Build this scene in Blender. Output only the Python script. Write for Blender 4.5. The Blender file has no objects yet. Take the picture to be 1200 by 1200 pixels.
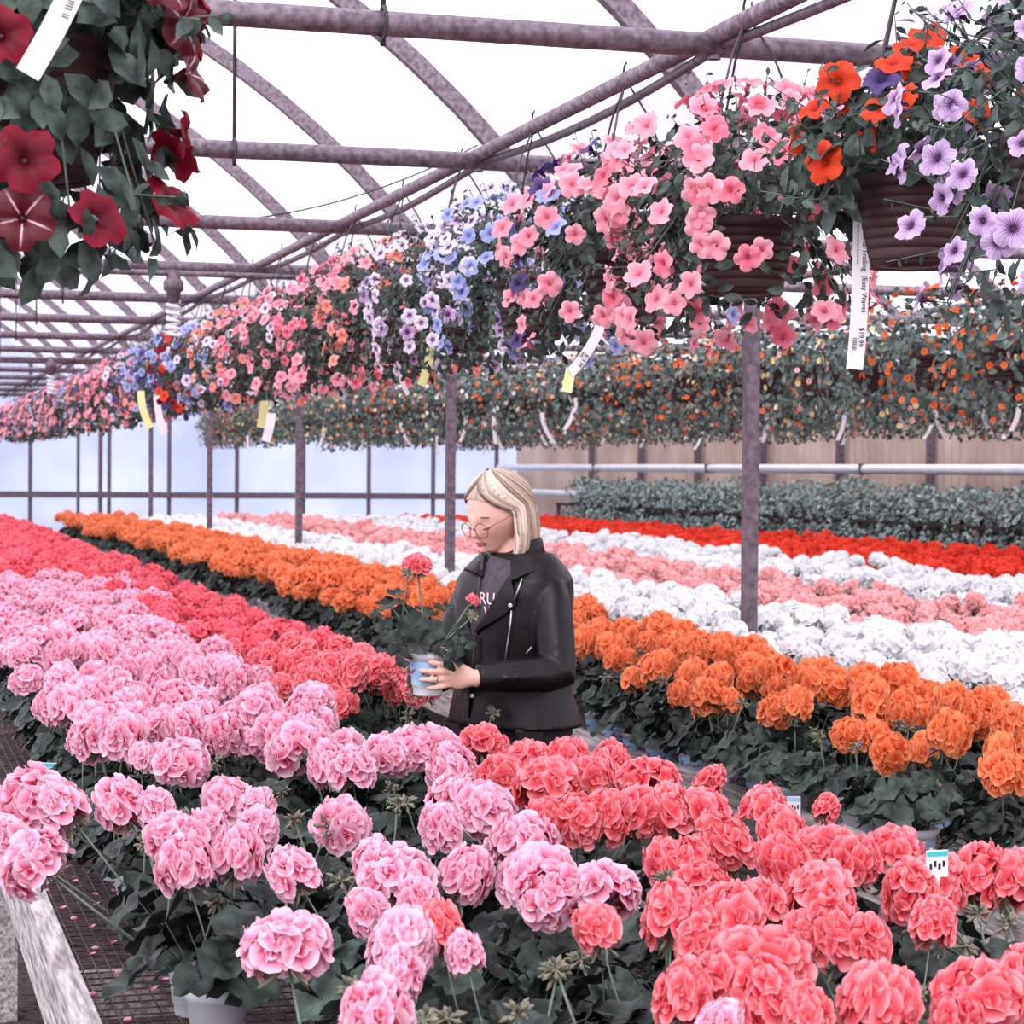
import bpy, math, random
from mathutils import Vector, Matrix, Quaternion
PI = math.pi
sin, cos = math.sin, math.cos
R = random.Random(11)
SC = bpy.context.scene
COL = SC.collection

# ------------------------------------------------------------------ camera, sky, light, exposure
YAW, PITCH, ROLL, FPX = math.radians(16.3), math.radians(1.1), 0.008, 2600.0
CAM = Vector((0, 0, 1.68))
R0 = Vector((cos(YAW), -sin(YAW), 0)); F0 = Vector((sin(YAW), cos(YAW), 0)); Z = Vector((0, 0, 1))
FWD = (F0*cos(PITCH) - Z*sin(PITCH)).normalized(); UP0 = (Z*cos(PITCH) + F0*sin(PITCH)).normalized()
RGT = (R0*cos(ROLL) + UP0*sin(ROLL)).normalized(); UP = (UP0*cos(ROLL) - R0*sin(ROLL)).normalized()
cd = bpy.data.cameras.new('camera'); cam = bpy.data.objects.new('camera', cd); COL.objects.link(cam)
m = Matrix((RGT, UP, -FWD)).transposed().to_4x4(); m.translation = CAM; cam.matrix_world = m
cd.sensor_width = 36; cd.lens = 36*FPX/1200; cd.clip_end = 200; cd.clip_start = .1
cd.dof.use_dof = True; cd.dof.focus_distance = 4.6; cd.dof.aperture_fstop = 13
SC.camera = cam

def at(px, py, d):
    return CAM + d*(FWD + (px-600)/FPX*RGT - (py-600)/FPX*UP)
def atz(px, py, z):
    v = FWD + (px-600)/FPX*RGT - (py-600)/FPX*UP
    return CAM + v*((z-CAM.z)/v.z)

w = bpy.data.worlds.new('overcast_sky'); SC.world = w; w.use_nodes = True
bg = w.node_tree.nodes['Background']; bg.inputs[0].default_value = (.955, .95, 1, 1); bg.inputs[1].default_value = 2.15
sd = bpy.data.lights.new('sun', 'SUN'); sd.energy = 2.8; sd.angle = math.radians(30); sd.color = (1, .97, .95)
so = bpy.data.objects.new('sun', sd); COL.objects.link(so); so.rotation_euler = (math.radians(38), math.radians(-22), 0)
vs = SC.view_settings; vs.view_transform = 'Standard'; vs.look = 'None'; vs.gamma = 1; vs.exposure = 0.0
vs.use_curve_mapping = False
cy = SC.cycles; cy.max_bounces = 6; cy.diffuse_bounces = 3; cy.transparent_max_bounces = 8; cy.caustics_reflective = False; cy.caustics_refractive = False
cy.use_denoising = True

# ------------------------------------------------------------------ materials
def lin(c): return tuple((x/255/12.92 if x/255 < .04045 else ((x/255+.055)/1.055)**2.4) for x in c)
def newmat(name):
    mt = bpy.data.materials.new(name); mt.use_nodes = True
    nt = mt.node_tree; nt.nodes.clear()
    return mt, nt, nt.nodes, nt.links
def ramp(ns, stops):
    r = ns.new('ShaderNodeValToRGB'); e = r.color_ramp.elements
    while len(e) < len(stops): e.new(.5)
    for i, (p, c) in enumerate(stops): e[i].position = p; e[i].color = (*lin(c), 1)
    return r
def mat(name, c1, c2=None, rough=.6, metal=0, scale=8, spec=.4, stretch=None, bump=0, detail=4, lo=.35, hi=.65):
    mt, nt, ns, L = newmat(name)
    o = ns.new('ShaderNodeOutputMaterial'); b = ns.new('ShaderNodeBsdfPrincipled'); L.new(b.outputs[0], o.inputs[0])
    b.inputs['Roughness'].default_value = rough; b.inputs['Metallic'].default_value = metal
    b.inputs['Specular IOR Level'].default_value = spec
    tc = ns.new('ShaderNodeTexCoord'); mp = ns.new('ShaderNodeMapping'); L.new(tc.outputs['Object'], mp.inputs[0])
    mp.inputs['Scale'].default_value = stretch or (1, 1, 1)
    nz = ns.new('ShaderNodeTexNoise'); nz.inputs['Scale'].default_value = scale; nz.inputs['Detail'].default_value = detail
    L.new(mp.outputs[0], nz.inputs['Vector'])
    r = ramp(ns, [(lo, c1), (hi, c2 or c1)]); L.new(nz.outputs[0], r.inputs[0]); L.new(r.outputs[0], b.inputs['Base Color'])
    if bump:
        bp = ns.new('ShaderNodeBump'); bp.inputs['Strength'].default_value = bump; bp.inputs['Distance'].default_value = .01
        L.new(nz.outputs[0], bp.inputs['Height']); L.new(bp.outputs[0], b.inputs['Normal'])
    return mt
def petal_mat(name, stops, var=.12, trans=.3, veins=None):
    """petal pigment: v of the UV runs from the throat (0) to the rim (1); u is around the flower"""
    mt, nt, ns, L = newmat(name)
    o = ns.new('ShaderNodeOutputMaterial')
    uv = ns.new('ShaderNodeUVMap'); sp = ns.new('ShaderNodeSeparateXYZ'); L.new(uv.outputs[0], sp.inputs[0])
    r = ramp(ns, stops)
    if veins:
        nv, amt, sharp = veins
        mu = ns.new('ShaderNodeMath'); mu.operation = 'MULTIPLY'; mu.inputs[1].default_value = nv*PI*2; L.new(sp.outputs[0], mu.inputs[0])
        cs = ns.new('ShaderNodeMath'); cs.operation = 'COSINE'; L.new(mu.outputs[0], cs.inputs[0])
        ma = ns.new('ShaderNodeMath'); ma.operation = 'MULTIPLY_ADD'; L.new(cs.outputs[0], ma.inputs[0]); ma.inputs[1].default_value = -amt; L.new(sp.outputs[1], ma.inputs[2])
        L.new(ma.outputs[0], r.inputs[0])
    else:
        L.new(sp.outputs[1], r.inputs[0])
    oi = ns.new('ShaderNodeObjectInfo'); 
    ad = ns.new('ShaderNodeMath'); ad.operation = 'ADD'; L.new(sp.outputs[0], ad.inputs[0]); L.new(oi.outputs['Random'], ad.inputs[1])
    nz = ns.new('ShaderNodeTexWhiteNoise'); nz.noise_dimensions = '1D'
    if veins: L.new(oi.outputs['Random'], nz.inputs['W'])
    else: L.new(ad.outputs[0], nz.inputs['W'])
    mr = ns.new('ShaderNodeMapRange'); mr.inputs[3].default_value = 1-var; mr.inputs[4].default_value = 1+var; L.new(nz.outputs[0], mr.inputs[0])
    hs = ns.new('ShaderNodeHueSaturation'); L.new(r.outputs[0], hs.inputs['Color']); L.new(mr.outputs[0], hs.inputs['Value'])
    d = ns.new('ShaderNodeBsdfPrincipled'); d.inputs['Roughness'].default_value = .55; d.inputs['Specular IOR Level'].default_value = .25
    t = ns.new('ShaderNodeBsdfTranslucent'); L.new(hs.outputs[0], d.inputs['Base Color']); L.new(hs.outputs[0], t.inputs[0])
    mx = ns.new('ShaderNodeMixShader'); mx.inputs[0].default_value = trans
    L.new(d.outputs[0], mx.inputs[1]); L.new(t.outputs[0], mx.inputs[2]); L.new(mx.outputs[0], o.inputs[0])
    return mt
def leaf_mat(name, c1, c2, rough=.5, trans=.12, scale=14, spec=.45):
    mt = mat(name, c1, c2, rough=rough, scale=scale, spec=spec)
    nt = mt.node_tree; ns, L = nt.nodes, nt.links
    b = next(n for n in ns if n.type == 'BSDF_PRINCIPLED'); r = next(n for n in ns if n.type == 'VALTORGB'); o = next(n for n in ns if n.type == 'OUTPUT_MATERIAL')
    t = ns.new('ShaderNodeBsdfTranslucent'); L.new(r.outputs[0], t.inputs[0])
    mx = ns.new('ShaderNodeMixShader'); mx.inputs[0].default_value = trans
    L.new(b.outputs[0], mx.inputs[1]); L.new(t.outputs[0], mx.inputs[2]); L.new(mx.outputs[0], o.inputs[0])
    return mt
def film_mat(name, c, transp, c2=None, scale=.6):
    mt, nt, ns, L = newmat(name)
    o = ns.new('ShaderNodeOutputMaterial'); a = ns.new('ShaderNodeBsdfTransparent'); t = ns.new('ShaderNodeBsdfTranslucent'); df = ns.new('ShaderNodeBsdfDiffuse')
    tc = ns.new('ShaderNodeTexCoord'); nz = ns.new('ShaderNodeTexNoise'); nz.inputs['Scale'].default_value = scale; L.new(tc.outputs['Object'], nz.inputs['Vector'])
    r = ramp(ns, [(.35, c), (.65, c2 or c)]); L.new(nz.outputs[0], r.inputs[0])
    for n in (a, t, df): L.new(r.outputs[0], n.inputs[0])
    m1 = ns.new('ShaderNodeMixShader'); m1.inputs[0].default_value = .15; L.new(t.outputs[0], m1.inputs[1]); L.new(df.outputs[0], m1.inputs[2])
    m2 = ns.new('ShaderNodeMixShader'); m2.inputs[0].default_value = transp; L.new(m1.outputs[0], m2.inputs[1]); L.new(a.outputs[0], m2.inputs[2]); L.new(m2.outputs[0], o.inputs[0])
    return mt

M = {}
M['steel'] = mat('galvanised_steel', (104, 90, 100), (150, 136, 146), rough=.5, metal=.35, scale=40, spec=.4)
M['steel_dark'] = mat('dull_steel', (88, 74, 84), (122, 108, 118), rough=.6, metal=.2, scale=30)
M['wire'] = mat('wire', (60, 50, 56), (90, 80, 86), rough=.6, metal=.3)
M['film'] = film_mat('white_poly_film', (248, 246, 253), .5)
M['endfilm'] = film_mat('end_poly_film', (158, 164, 192), .03, (184, 189, 210))
M['soil'] = mat('mulch', (20, 12, 13), (60, 44, 42), scale=26, rough=.9, bump=.6, detail=8)
M['ground'] = mat('gravel_ground', (34, 25, 26), (92, 78, 75), scale=30, rough=.95, bump=.5, detail=8)
M['concrete'] = mat('worn_concrete', (26, 19, 19), (74, 62, 58), scale=9, rough=.9, bump=.3, detail=8)
M['wood'] = mat('weathered_wood', (128, 116, 114), (214, 206, 206), scale=7, rough=.8, stretch=(12, 1, 12), bump=.3, detail=8)
M['mesh'] = mat('rusty_mesh', (60, 42, 44), (120, 98, 100), scale=30, rough=.6, metal=.4)
M['sheet'] = mat('beige_wall_sheet', (176, 152, 142), (206, 184, 172), scale=1.2, rough=.7)
M['pvc'] = mat('white_pipe', (232, 232, 242), (248, 248, 252), rough=.4)
M['pot'] = mat('white_pot_plastic', (226, 230, 240), (240, 242, 250), rough=.4)
M['label_blue'] = mat('blue_pot_label', (140, 186, 222), (184, 214, 236), rough=.4, scale=20)
M['label_red'] = mat('red_print', (176, 52, 84), rough=.5)
M['label_navy'] = mat('navy_print', (44, 60, 110), rough=.5)
M['label_teal'] = mat('teal_print', (60, 190, 190), rough=.5)
M['brown_pot'] = mat('brown_pot_plastic', (56, 35, 36), (76, 50, 49), rough=.55, scale=3)
M['leaf'] = leaf_mat('geranium_leaf', (15, 19, 17), (56, 68, 61), rough=.45, scale=30, trans=.07, spec=.22)
M['leaf_b'] = leaf_mat('pale_geranium_leaf', (26, 34, 30), (82, 97, 88), rough=.45, scale=30, trans=.07, spec=.22)
M['pleaf'] = leaf_mat('petunia_leaf', (30, 38, 34), (94, 110, 101), rough=.45, scale=26, trans=.10, spec=.25)
M['bleaf'] = leaf_mat('basket_leaf', (34, 42, 38), (124, 142, 134), rough=.5, scale=14, trans=.10)
M['hedge'] = leaf_mat('trailing_leaf', (70, 88, 84), (168, 186, 182), rough=.5, scale=12, trans=.15)
M['stem'] = mat('flower_stem', (78, 92, 80), (120, 132, 118), rough=.5)
M['bud'] = mat('flower_bud', (92, 102, 86), (146, 134, 116), rough=.6, scale=60)
M['tag'] = mat('plastic_tag', (236, 226, 230), (246, 240, 244), rough=.4)
M['tag_yellow'] = mat('yellow_tag', (226, 222, 150), (238, 232, 170), rough=.4)
M['ink'] = mat('black_ink', (40, 30, 36), rough=.6)
P = {
 'pink': petal_mat('pink_petal', [(0, (168, 22, 62)), (.28, (222, 76, 116)), (.55, (243, 150, 182)), (.92, (252, 212, 228))]),
 'coral': petal_mat('coral_petal', [(0, (196, 30, 48)), (.3, (232, 66, 80)), (.65, (246, 108, 118)), (1, (253, 176, 186))]),
 'red': petal_mat('rose_red_petal', [(0, (186, 26, 52)), (.4, (230, 64, 88)), (1, (250, 132, 146))]),
 'orange': petal_mat('orange_petal', [(0, (212, 58, 20)), (.4, (246, 112, 58)), (1, (255, 170, 120))]),
 'white': petal_mat('white_petal', [(0, (226, 222, 214)), (.4, (246, 244, 246)), (1, (252, 252, 254))], var=.04),
 'salmon': petal_mat('salmon_petal', [(0, (236, 124, 124)), (.5, (248, 172, 172)), (1, (252, 206, 206))]),
 'scarlet': petal_mat('scarlet_petal', [(0, (206, 34, 20)), (.5, (234, 56, 34)), (1, (244, 84, 58))]),
 'p_pink': petal_mat('pink_petunia', [(0, (110, 20, 50)), (.1, (190, 50, 86)), (.22, (242, 134, 156)), (.7, (252, 170, 186)), (1, (254, 192, 204))], veins=(20, .02, 1)),
 'p_hot': petal_mat('rose_petunia', [(0, (130, 20, 50)), (.15, (224, 88, 116)), (.6, (246, 128, 152)), (1, (250, 156, 174))], veins=(20, .02, 1)),
 'p_coral': petal_mat('coral_petunia', [(0, (190, 60, 60)), (.2, (240, 128, 118)), (1, (252, 172, 158))], veins=(20, .02, 1)),
 'p_red': petal_mat('orange_red_petunia', [(0, (70, 10, 10)), (.12, (170, 30, 16)), (.3, (222, 58, 26)), (1, (238, 78, 40))], veins=(20, .05, 1)),
 'p_purple': petal_mat('veined_purple_petunia', [(0, (34, 8, 34)), (.2, (70, 22, 70)), (.34, (158, 120, 170)), (.6, (196, 164, 204)), (1, (220, 198, 230))], veins=(20, .12, 1), trans=.25),
 'p_blue': petal_mat('blue_petunia', [(0, (70, 64, 150)), (.15, (120, 124, 196)), (.5, (160, 168, 222)), (1, (186, 194, 236))], veins=(20, .05, 1)),
 'p_violet': petal_mat('dark_violet_petunia', [(0, (30, 16, 50)), (.4, (72, 52, 110)), (1, (104, 84, 142))], veins=(20, .05, 1)),
 'p_white': petal_mat('dark_eyed_petunia', [(0, (40, 10, 44)), (.24, (84, 24, 84)), (.36, (206, 180, 208)), (.6, (236, 224, 240)), (1, (246, 240, 250))], veins=(5, .07, 1)),
 'p_crimson': petal_mat('crimson_petunia', [(0, (70, 4, 22)), (.5, (112, 8, 34)), (1, (148, 20, 50))], veins=(20, .05, 1)),
}
# crimson petunia with white rays: the star is the flower's own pigment
def star_mat():
    mt, nt, ns, L = newmat('star_petunia')
    o = ns.new('ShaderNodeOutputMaterial'); uv = ns.new('ShaderNodeUVMap'); sp = ns.new('ShaderNodeSeparateXYZ'); L.new(uv.outputs[0], sp.inputs[0])
    mu = ns.new('ShaderNodeMath'); mu.operation = 'MULTIPLY'; mu.inputs[1].default_value = 10*PI; L.new(sp.outputs[0], mu.inputs[0])
    cs = ns.new('ShaderNodeMath'); cs.operation = 'COSINE'; L.new(mu.outputs[0], cs.inputs[0])
    ma = ns.new('ShaderNodeMath'); ma.operation = 'MULTIPLY_ADD'; L.new(sp.outputs[1], ma.inputs[0]); ma.inputs[1].default_value = -.16; L.new(cs.outputs[0], ma.inputs[2])
    r = ramp(ns, [(0, (98, 6, 30)), (.84, (112, 10, 36)), (.90, (240, 205, 218)), (1, (246, 220, 230))]); L.new(ma.outputs[0], r.inputs[0])
    d = ns.new('ShaderNodeBsdfPrincipled'); d.inputs['Roughness'].default_value = .5; t = ns.new('ShaderNodeBsdfTranslucent')
    L.new(r.outputs[0], d.inputs['Base Color']); L.new(r.outputs[0], t.inputs[0])
    mx = ns.new('ShaderNodeMixShader'); mx.inputs[0].default_value = .3
    L.new(d.outputs[0], mx.inputs[1]); L.new(t.outputs[0], mx.inputs[2]); L.new(mx.outputs[0], o.inputs[0])
    return mt
P['p_star'] = star_mat()

# ------------------------------------------------------------------ mesh building
def frame(n):
    n = n.normalized(); a = Vector((0, 0, 1)) if abs(n.z) < .95 else Vector((1, 0, 0))
    x = a.cross(n).normalized(); return x, n.cross(x), n
class MB:
    def __init__(s): s.v = []; s.f = []; s.mi = []; s.uv = []; s.xf = None
    def add(s, vs, fs, mi=0, uvs=None):
        b = len(s.v)
        s.v.extend(vs); s.uv.extend(uvs if uvs else [(.5, .5)]*len(vs))
        s.f.extend([tuple(b+i for i in f) for f in fs]); s.mi.extend([mi]*len(fs))
    def box(s, c, size, mi=0, ax=None):
        c = Vector(c); hx, hy, hz = size[0]/2, size[1]/2, size[2]/2
        X, Y, W = ax if ax else (Vector((1, 0, 0)), Vector((0, 1, 0)), Vector((0, 0, 1)))
        vs = [c + X*(hx*i) + Y*(hy*j) + W*(hz*k) for k in (-1, 1) for j in (-1, 1) for i in (-1, 1)]
        s.add(vs, [(0, 2, 3, 1), (4, 5, 7, 6), (0, 1, 5, 4), (2, 6, 7, 3), (0, 4, 6, 2), (1, 3, 7, 5)], mi)
    def bar(s, p, q, r, n=8, mi=0, r2=None): s.tube([p, q], [r, r if r2 is None else r2], n, mi)
    def tube(s, pts, rad, n=8, mi=0, cap=True, flat=None, up=None):
        """flat: (list) of the second radius; up: reference vector for the first axis"""
        pts = [Vector(p) for p in pts]; k = len(pts)
        if not hasattr(rad, '__len__'): rad = [rad]*k
        vs = []; px = None
        for i, p in enumerate(pts):
            t = (pts[min(i+1, k-1)] - pts[max(i-1, 0)]).normalized()
            if up is not None:
                x = (up - t*up.dot(t)).normalized()
            elif px is None: x = frame(t)[0]
            else: x = (px - t*px.dot(t)).normalized()
            px = x; y = t.cross(x); r = rad[i]; r2 = flat[i] if flat else r
            vs += [p + x*(r*cos(2*PI*j/n)) + y*(r2*sin(2*PI*j/n)) for j in range(n)]
        fs = [(i*n+j, i*n+(j+1) % n, (i+1)*n+(j+1) % n, (i+1)*n+j) for i in range(k-1) for j in range(n)]
        if cap: fs += [tuple(range(n-1, -1, -1)), tuple((k-1)*n+j for j in range(n))]
        s.add(vs, fs, mi)
    def lathe(s, c, prof, n=20, mi=0, close=False):
        c = Vector(c); vs = []; uvs = []
        for (r, z) in prof:
            for j in range(n): vs.append(c + Vector((r*cos(2*PI*j/n), r*sin(2*PI*j/n), z))); uvs.append((j/n, z))
        k = len(prof)
        fs = [(i*n+j, i*n+(j+1) % n, (i+1)*n+(j+1) % n, (i+1)*n+j) for i in range(k-1) for j in range(n)]
        if close: fs += [tuple(range(n-1, -1, -1)), tuple((k-1)*n+j for j in range(n))]
        s.add(vs, fs, mi, uvs)
    def grid(s, rows, mi=0, uvs=None, wrap=False):
        n = len(rows[0]); vs = [v for r in rows for v in r]
        w_ = n if wrap else n-1
        fs = [(i*n+j, i*n+(j+1) % n, (i+1)*n+(j+1) % n, (i+1)*n+j) for i in range(len(rows)-1) for j in range(w_)]
        s.add(vs, fs, mi, uvs)
    def mesh(s, name, mats, smooth=True):
        me = bpy.data.meshes.new(name); me.from_pydata(s.v, [], s.f)
        for mm in mats: me.materials.append(mm)
        me.polygons.foreach_set('material_index', s.mi)
        me.polygons.foreach_set('use_smooth', [smooth]*len(s.f))
        ul = me.uv_layers.new(name='UVMap'); li = [0]*len(me.loops); me.loops.foreach_get('vertex_index', li)
        fl = []
        for i in li: fl.extend(s.uv[i])
        ul.data.foreach_set('uv', fl); me.update()
        return me
def link(name, me, parent=None, loc=None, mw=None):
    o = bpy.data.objects.new(name, me); COL.objects.link(o)
    if parent is not None: o.parent = parent
    if mw is not None: o.matrix_local = mw
    elif loc is not None: o.location = loc
    return o
def build(mb, name, mats, parent=None, smooth=True, loc=None):
    return link(name, mb.mesh(name, mats if isinstance(mats, (list, tuple)) else [mats], smooth), parent, loc)
def tag(o, label=None, cat=None, group=None, kind=None):
    if label: o['label'] = label
    if cat: o['category'] = cat
    if group: o['group'] = group
    if kind: o['kind'] = kind
    return o
def empty(name, loc=(0, 0, 0), rz=0):
    o = bpy.data.objects.new(name, None); COL.objects.link(o); o.location = loc; o.rotation_euler = (0, 0, rz); o.empty_display_size = .1
    return o

# ------------------------------------------------------------------ the setting
XP, XW, ZE = 3.45, 11.8, 40.0        # post row, side wall, end wall
def plane(name, x0, x1, y0, y1, z, m_, n=1):
    mb = MB(); mb.add([Vector((x0, y0, z)), Vector((x1, y0, z)), Vector((x1, y1, z)), Vector((x0, y1, z))], [(0, 1, 2, 3)])
    return tag(build(mb, name, m_, smooth=False), kind='structure')
plane('floor', -6, XW, -4, ZE, 0, M['ground'])
mb = MB(); mb.box((-.42, 9, .015), (1.1, 26, .03)); tag(build(mb, 'path', M['concrete'], smooth=False), kind='structure')
RB, ZC = 5.2, -.28
def bow_pt(cx, x, r=RB): return Vector((x, 0, ZC + math.sqrt(r*r - (x-cx)**2)))
for nm, cx in (('ceiling', -.75), ('ceiling', 7.65)):
    mb = MB(); rows = []
    for i in range(25):
        x = cx - 4.2 + 8.4*i/24; p = bow_pt(cx, x, RB+.06); rows.append([Vector((x, -4, p.z)), Vector((x, ZE, p.z))])
    mb.grid(rows); tag(build(mb, nm, M['film']), kind='structure')
# end wall of cloudy film, with studs and a rail
mb = MB(); mb.add([Vector((-6, ZE, 0)), Vector((XW, ZE, 0)), Vector((XW, ZE, 5)), Vector((-6, ZE, 5))], [(0, 1, 2, 3)])
tag(build(mb, 'wall_back', M['endfilm'], smooth=False), kind='structure')
mb = MB()
for x in [1.22*k - 4.5 for k in range(14)]: mb.box((x, ZE-.1, 2), (.07, .06, 4))
mb.box((3, ZE-.13, 1.17), (17, .08, .11)); mb.box((3, ZE-.13, 0.1), (17, .08, .2))
tag(build(mb, 'trim_1', M['steel_dark'], smooth=False), kind='structure')
# side wall: corrugated beige sheet low down, film above
mb = MB(); rows = [[], []]
n = 900
for i in range(n+1):
    y = -4 + (ZE+4)*i/n; x = XW - .025*(.5+.5*cos(i*PI/2))
    rows[0].append(Vector((x, y, 0))); rows[1].append(Vector((x, y, 2.75)))
mb.grid(rows); tag(build(mb, 'wall_right', M['sheet'], smooth=False), kind='structure')
mb = MB(); mb.add([Vector((XW, -4, 2.75)), Vector((XW, ZE, 2.75)), Vector((XW, ZE, 3.3)), Vector((XW, -4, 3.3))], [(0, 1, 2, 3)])
tag(build(mb, 'wall_right_upper', M['film'], smooth=False), kind='structure')
mb = MB(); mb.add([Vector((-5, -4, 0)), Vector((-5, ZE, 0)), Vector((-5, ZE, 3)), Vector((-5, -4, 3))], [(0, 1, 2, 3)])
tag(build(mb, 'wall_left', M['film'], smooth=False), kind='structure')
mb = MB()
for k in range(13):
    mb.box((XW-.1, 5.77+2.46*k, 1.5), (.09, .07, 3))
mb.box((XW-.1, 18, 2.75), (.08, 44, .1))
tag(build(mb, 'trim_2', M['steel_dark'], smooth=False), kind='structure')

# steel frame: bows, cross pipes, posts, purlin
ordn = ['nearest', 'second', 'third', 'fourth', 'fifth', 'sixth', 'seventh', 'eighth', 'ninth', 'tenth', 'eleventh', 'twelfth', 'thirteenth', 'fourteenth', 'fifteenth', 'sixteenth']
ZF = [5.77+2.46*k for k in range(14)]
def bow_mesh(cx):
    mb = MB(); pts = []; 
    for i in range(33):
        a = math.radians(-53.8 + 107.6*i/32); pts.append(Vector((cx + RB*sin(a), 0, ZC + RB*cos(a))))
    k = len(pts); vs = []; 
    for i, p in enumerate(pts):
        t = (pts[min(i+1, k-1)] - pts[max(i-1, 0)]).normalized(); nrm = Vector((-t.z, 0, t.x)); y = Vector((0, 1, 0))
        vs += [p + nrm*.042 + y*.03, p + nrm*.042 - y*.03, p - nrm*.042 - y*.03, p - nrm*.042 + y*.03]
    mb.add(vs, [(i*4+j, i*4+(j+1) % 4, (i+1)*4+(j+1) % 4, (i+1)*4+j) for i in range(k-1) for j in range(4)])
    return mb.mesh('roof_bow', [M['steel']], False)
bm1, bm2 = bow_mesh(-.75), bow_mesh(7.65)
mbp = MB(); mbp.bar((-4.9, 0, 2.86), (XP, 0, 2.86), .034, 12)
for x in (-1, .8, 2.26): mbp.lathe((x, 0, 2.86), [(.02, -.04), (.02, .04)], 8)
pipe1 = mbp.mesh('cross_pipe', [M['steel']])
mbp = MB(); mbp.bar((XP, 0, 2.86), (XW, 0, 2.86), .034, 12); pipe2 = mbp.mesh('cross_pipe', [M['steel']])
mbr = MB(); mbr.bar((0, 0, 2.8), (0, 0, 4.42), .008, 6); mbr.tube([(0, .045*cos(a), 2.86+.045*sin(a)) for a in [PI*2*i/12 for i in range(13)]], .006, 5); rodm = mbr.mesh('hanger_rod', [M['wire']])
for k, z in enumerate(ZF):
    far = k > 6
    o = link('roof_bow', bm1, loc=(0, z, 0))
    tag(o, 'curved grey steel roof bow of the near bay, %s from the camera' % (ordn[k] if not far else 'beyond the seventh'), 'roof bow', 'steel roof bows')
    o = link('cross_pipe', pipe1, loc=(0, z, 0))
    tag(o, 'round grey cross pipe under the white roof, %s from the camera' % (ordn[k] if not far else 'beyond the seventh'), 'pipe', 'cross pipes under the roof')
    o = link('hanger_rod', rodm, loc=(1.32, z, 0)); 
    tag(o, 'thin vertical rod hanging to the %s cross pipe' % (ordn[k] if not far else 'far'), 'rod', 'thin rods above the cross pipes')
    if k > 0:
        o = link('roof_bow', bm2, loc=(0, z, 0)); tag(o, 'curved steel roof bow over the far bay behind the flower baskets', 'roof bow', 'steel roof bows of the far bay')
    o = link('cross_pipe', pipe2, loc=(0, z, 0)); tag(o, 'grey cross pipe over the far bay behind the hanging baskets', 'pipe', 'cross pipes of the far bay')
mbr = MB(); mbr.bar((0, 0, 0), (0, 0, 2.86), .033, 4); 
mbr = MB(); mbr.box((0, 0, 1.43), (.053, .053, 2.86)); mbr.box((0, 0, .02), (.14, .14, .04)); mbr.box((0, 0, 2.83), (.1, .1, .09)); postm = mbr.mesh('steel_post', [M['steel_dark']], False)
pl = ['square grey steel post standing right of the person behind orange geraniums', 'grey steel post directly behind the head of the person', 'third grey steel post from the camera, left of the person',
      'fourth grey steel post, left of the third, behind orange geraniums', 'fifth grey steel post, before the pale end wall', 'sixth thin grey post before the pale end wall', 'seventh and farthest thin grey post before the end wall']
for k, z in enumerate([8.36, 13.15, 18.07, 22.99, 27.9, 32.8, 37.7]):
    tag(link('steel_post', postm, loc=(XP, z, 0)), pl[k], 'post', 'steel posts of the greenhouse')
mb = MB(); mb.bar((XP, -3, 2.98), (XP, ZE, 2.98), .07, 8); tag(build(mb, 'gutter_beam', M['steel']), 'long grey steel gutter beam over the row of posts', 'beam')
XB, ZH = 2.26, 2.945     # basket row and its purlin
mb = MB(); mb.bar((XB, 1, ZH-.06), (XB, ZE, ZH-.06), .026, 10)
tag(build(mb, 'purlin_pipe', M['steel']), 'long grey pipe running back above the near row of hanging baskets', 'pipe')
mb = MB(); pts = []
for i in range(160):
    y = 1+ i*.24; ph = ((y-ZF[0])/2.46) % 1; pts.append((XB+.03+.01*sin(y*2), y, ZH-.085-.03*4*ph*(1-ph)))
mb.tube(pts, .014, 6); tag(build(mb, 'drip_hose', M['steel_dark']), 'thin sagging hose tied under the basket pipe', 'hose')
# roof wires
def wire(pts, label, r=.005):
    mb = MB(); mb.tube(pts, r, 5); tag(build(mb, 'roof_wire', M['wire']), label, 'wire')
def arc(p, q, sag, n=14): 
    p, q = Vector(p), Vector(q); return [p.lerp(q, i/n) - Z*(sag*4*(i/n)*(1-i/n)) for i in range(n+1)]
wire(arc(at(40, 238, 11.0), at(560, 170, 11.3), .22, 20), 'thin drooping wire strung between the roof bows')
wire([(1.15, 12, 3.3), (1.1, 38, 3.0)], 'long thin straight wire running back under the roof', .006)
wire([(.55, 13, 3.0), (.5, 38, 3.25)], 'lower long thin wire running back near the left edge', .005)
# lamps on a conduit
mb = MB(); y = 12.0; mb.bar((-3, y, 2.72), (3.0, y, 2.72), .016, 8); tag(build(mb, 'conduit', M['steel']), 'thin electrical conduit carrying the coiled lamp', 'conduit')
def lamp(x, y, label):
    t = tag(empty('hanging_lamp', (x, y, 2.36)), label, 'lamp', 'coiled lamps under the roof')
    mb = MB(); mb.lathe((0, 0, 0), [(.0, .38), (.035, .38), (.04, .33), (.055, .32), (.055, .27), (.04, .26), (.03, .2), (0, .2)], 16); build(mb, 'socket', M['steel_dark'], t)
    mb = MB(); mb.tube([(.032*cos(a), .032*sin(a), .21-.19*a/(10*PI)) for a in [i*10*PI/100 for i in range(101)]], .009, 8); build(mb, 'coiled_bulb', M['pvc'], t)
lamp(1.60, 12.0, 'coiled white lamp under a round grey socket, nearer of the two')
mb = MB(); mb.bar((-3, 22.0, 2.72), (3.0, 22, 2.72), .016, 8); tag(build(mb, 'conduit', M['steel']), 'far electrical conduit with a small lamp', 'conduit')
lamp(1.75, 22.0, 'small far coiled lamp under the roof')
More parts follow.
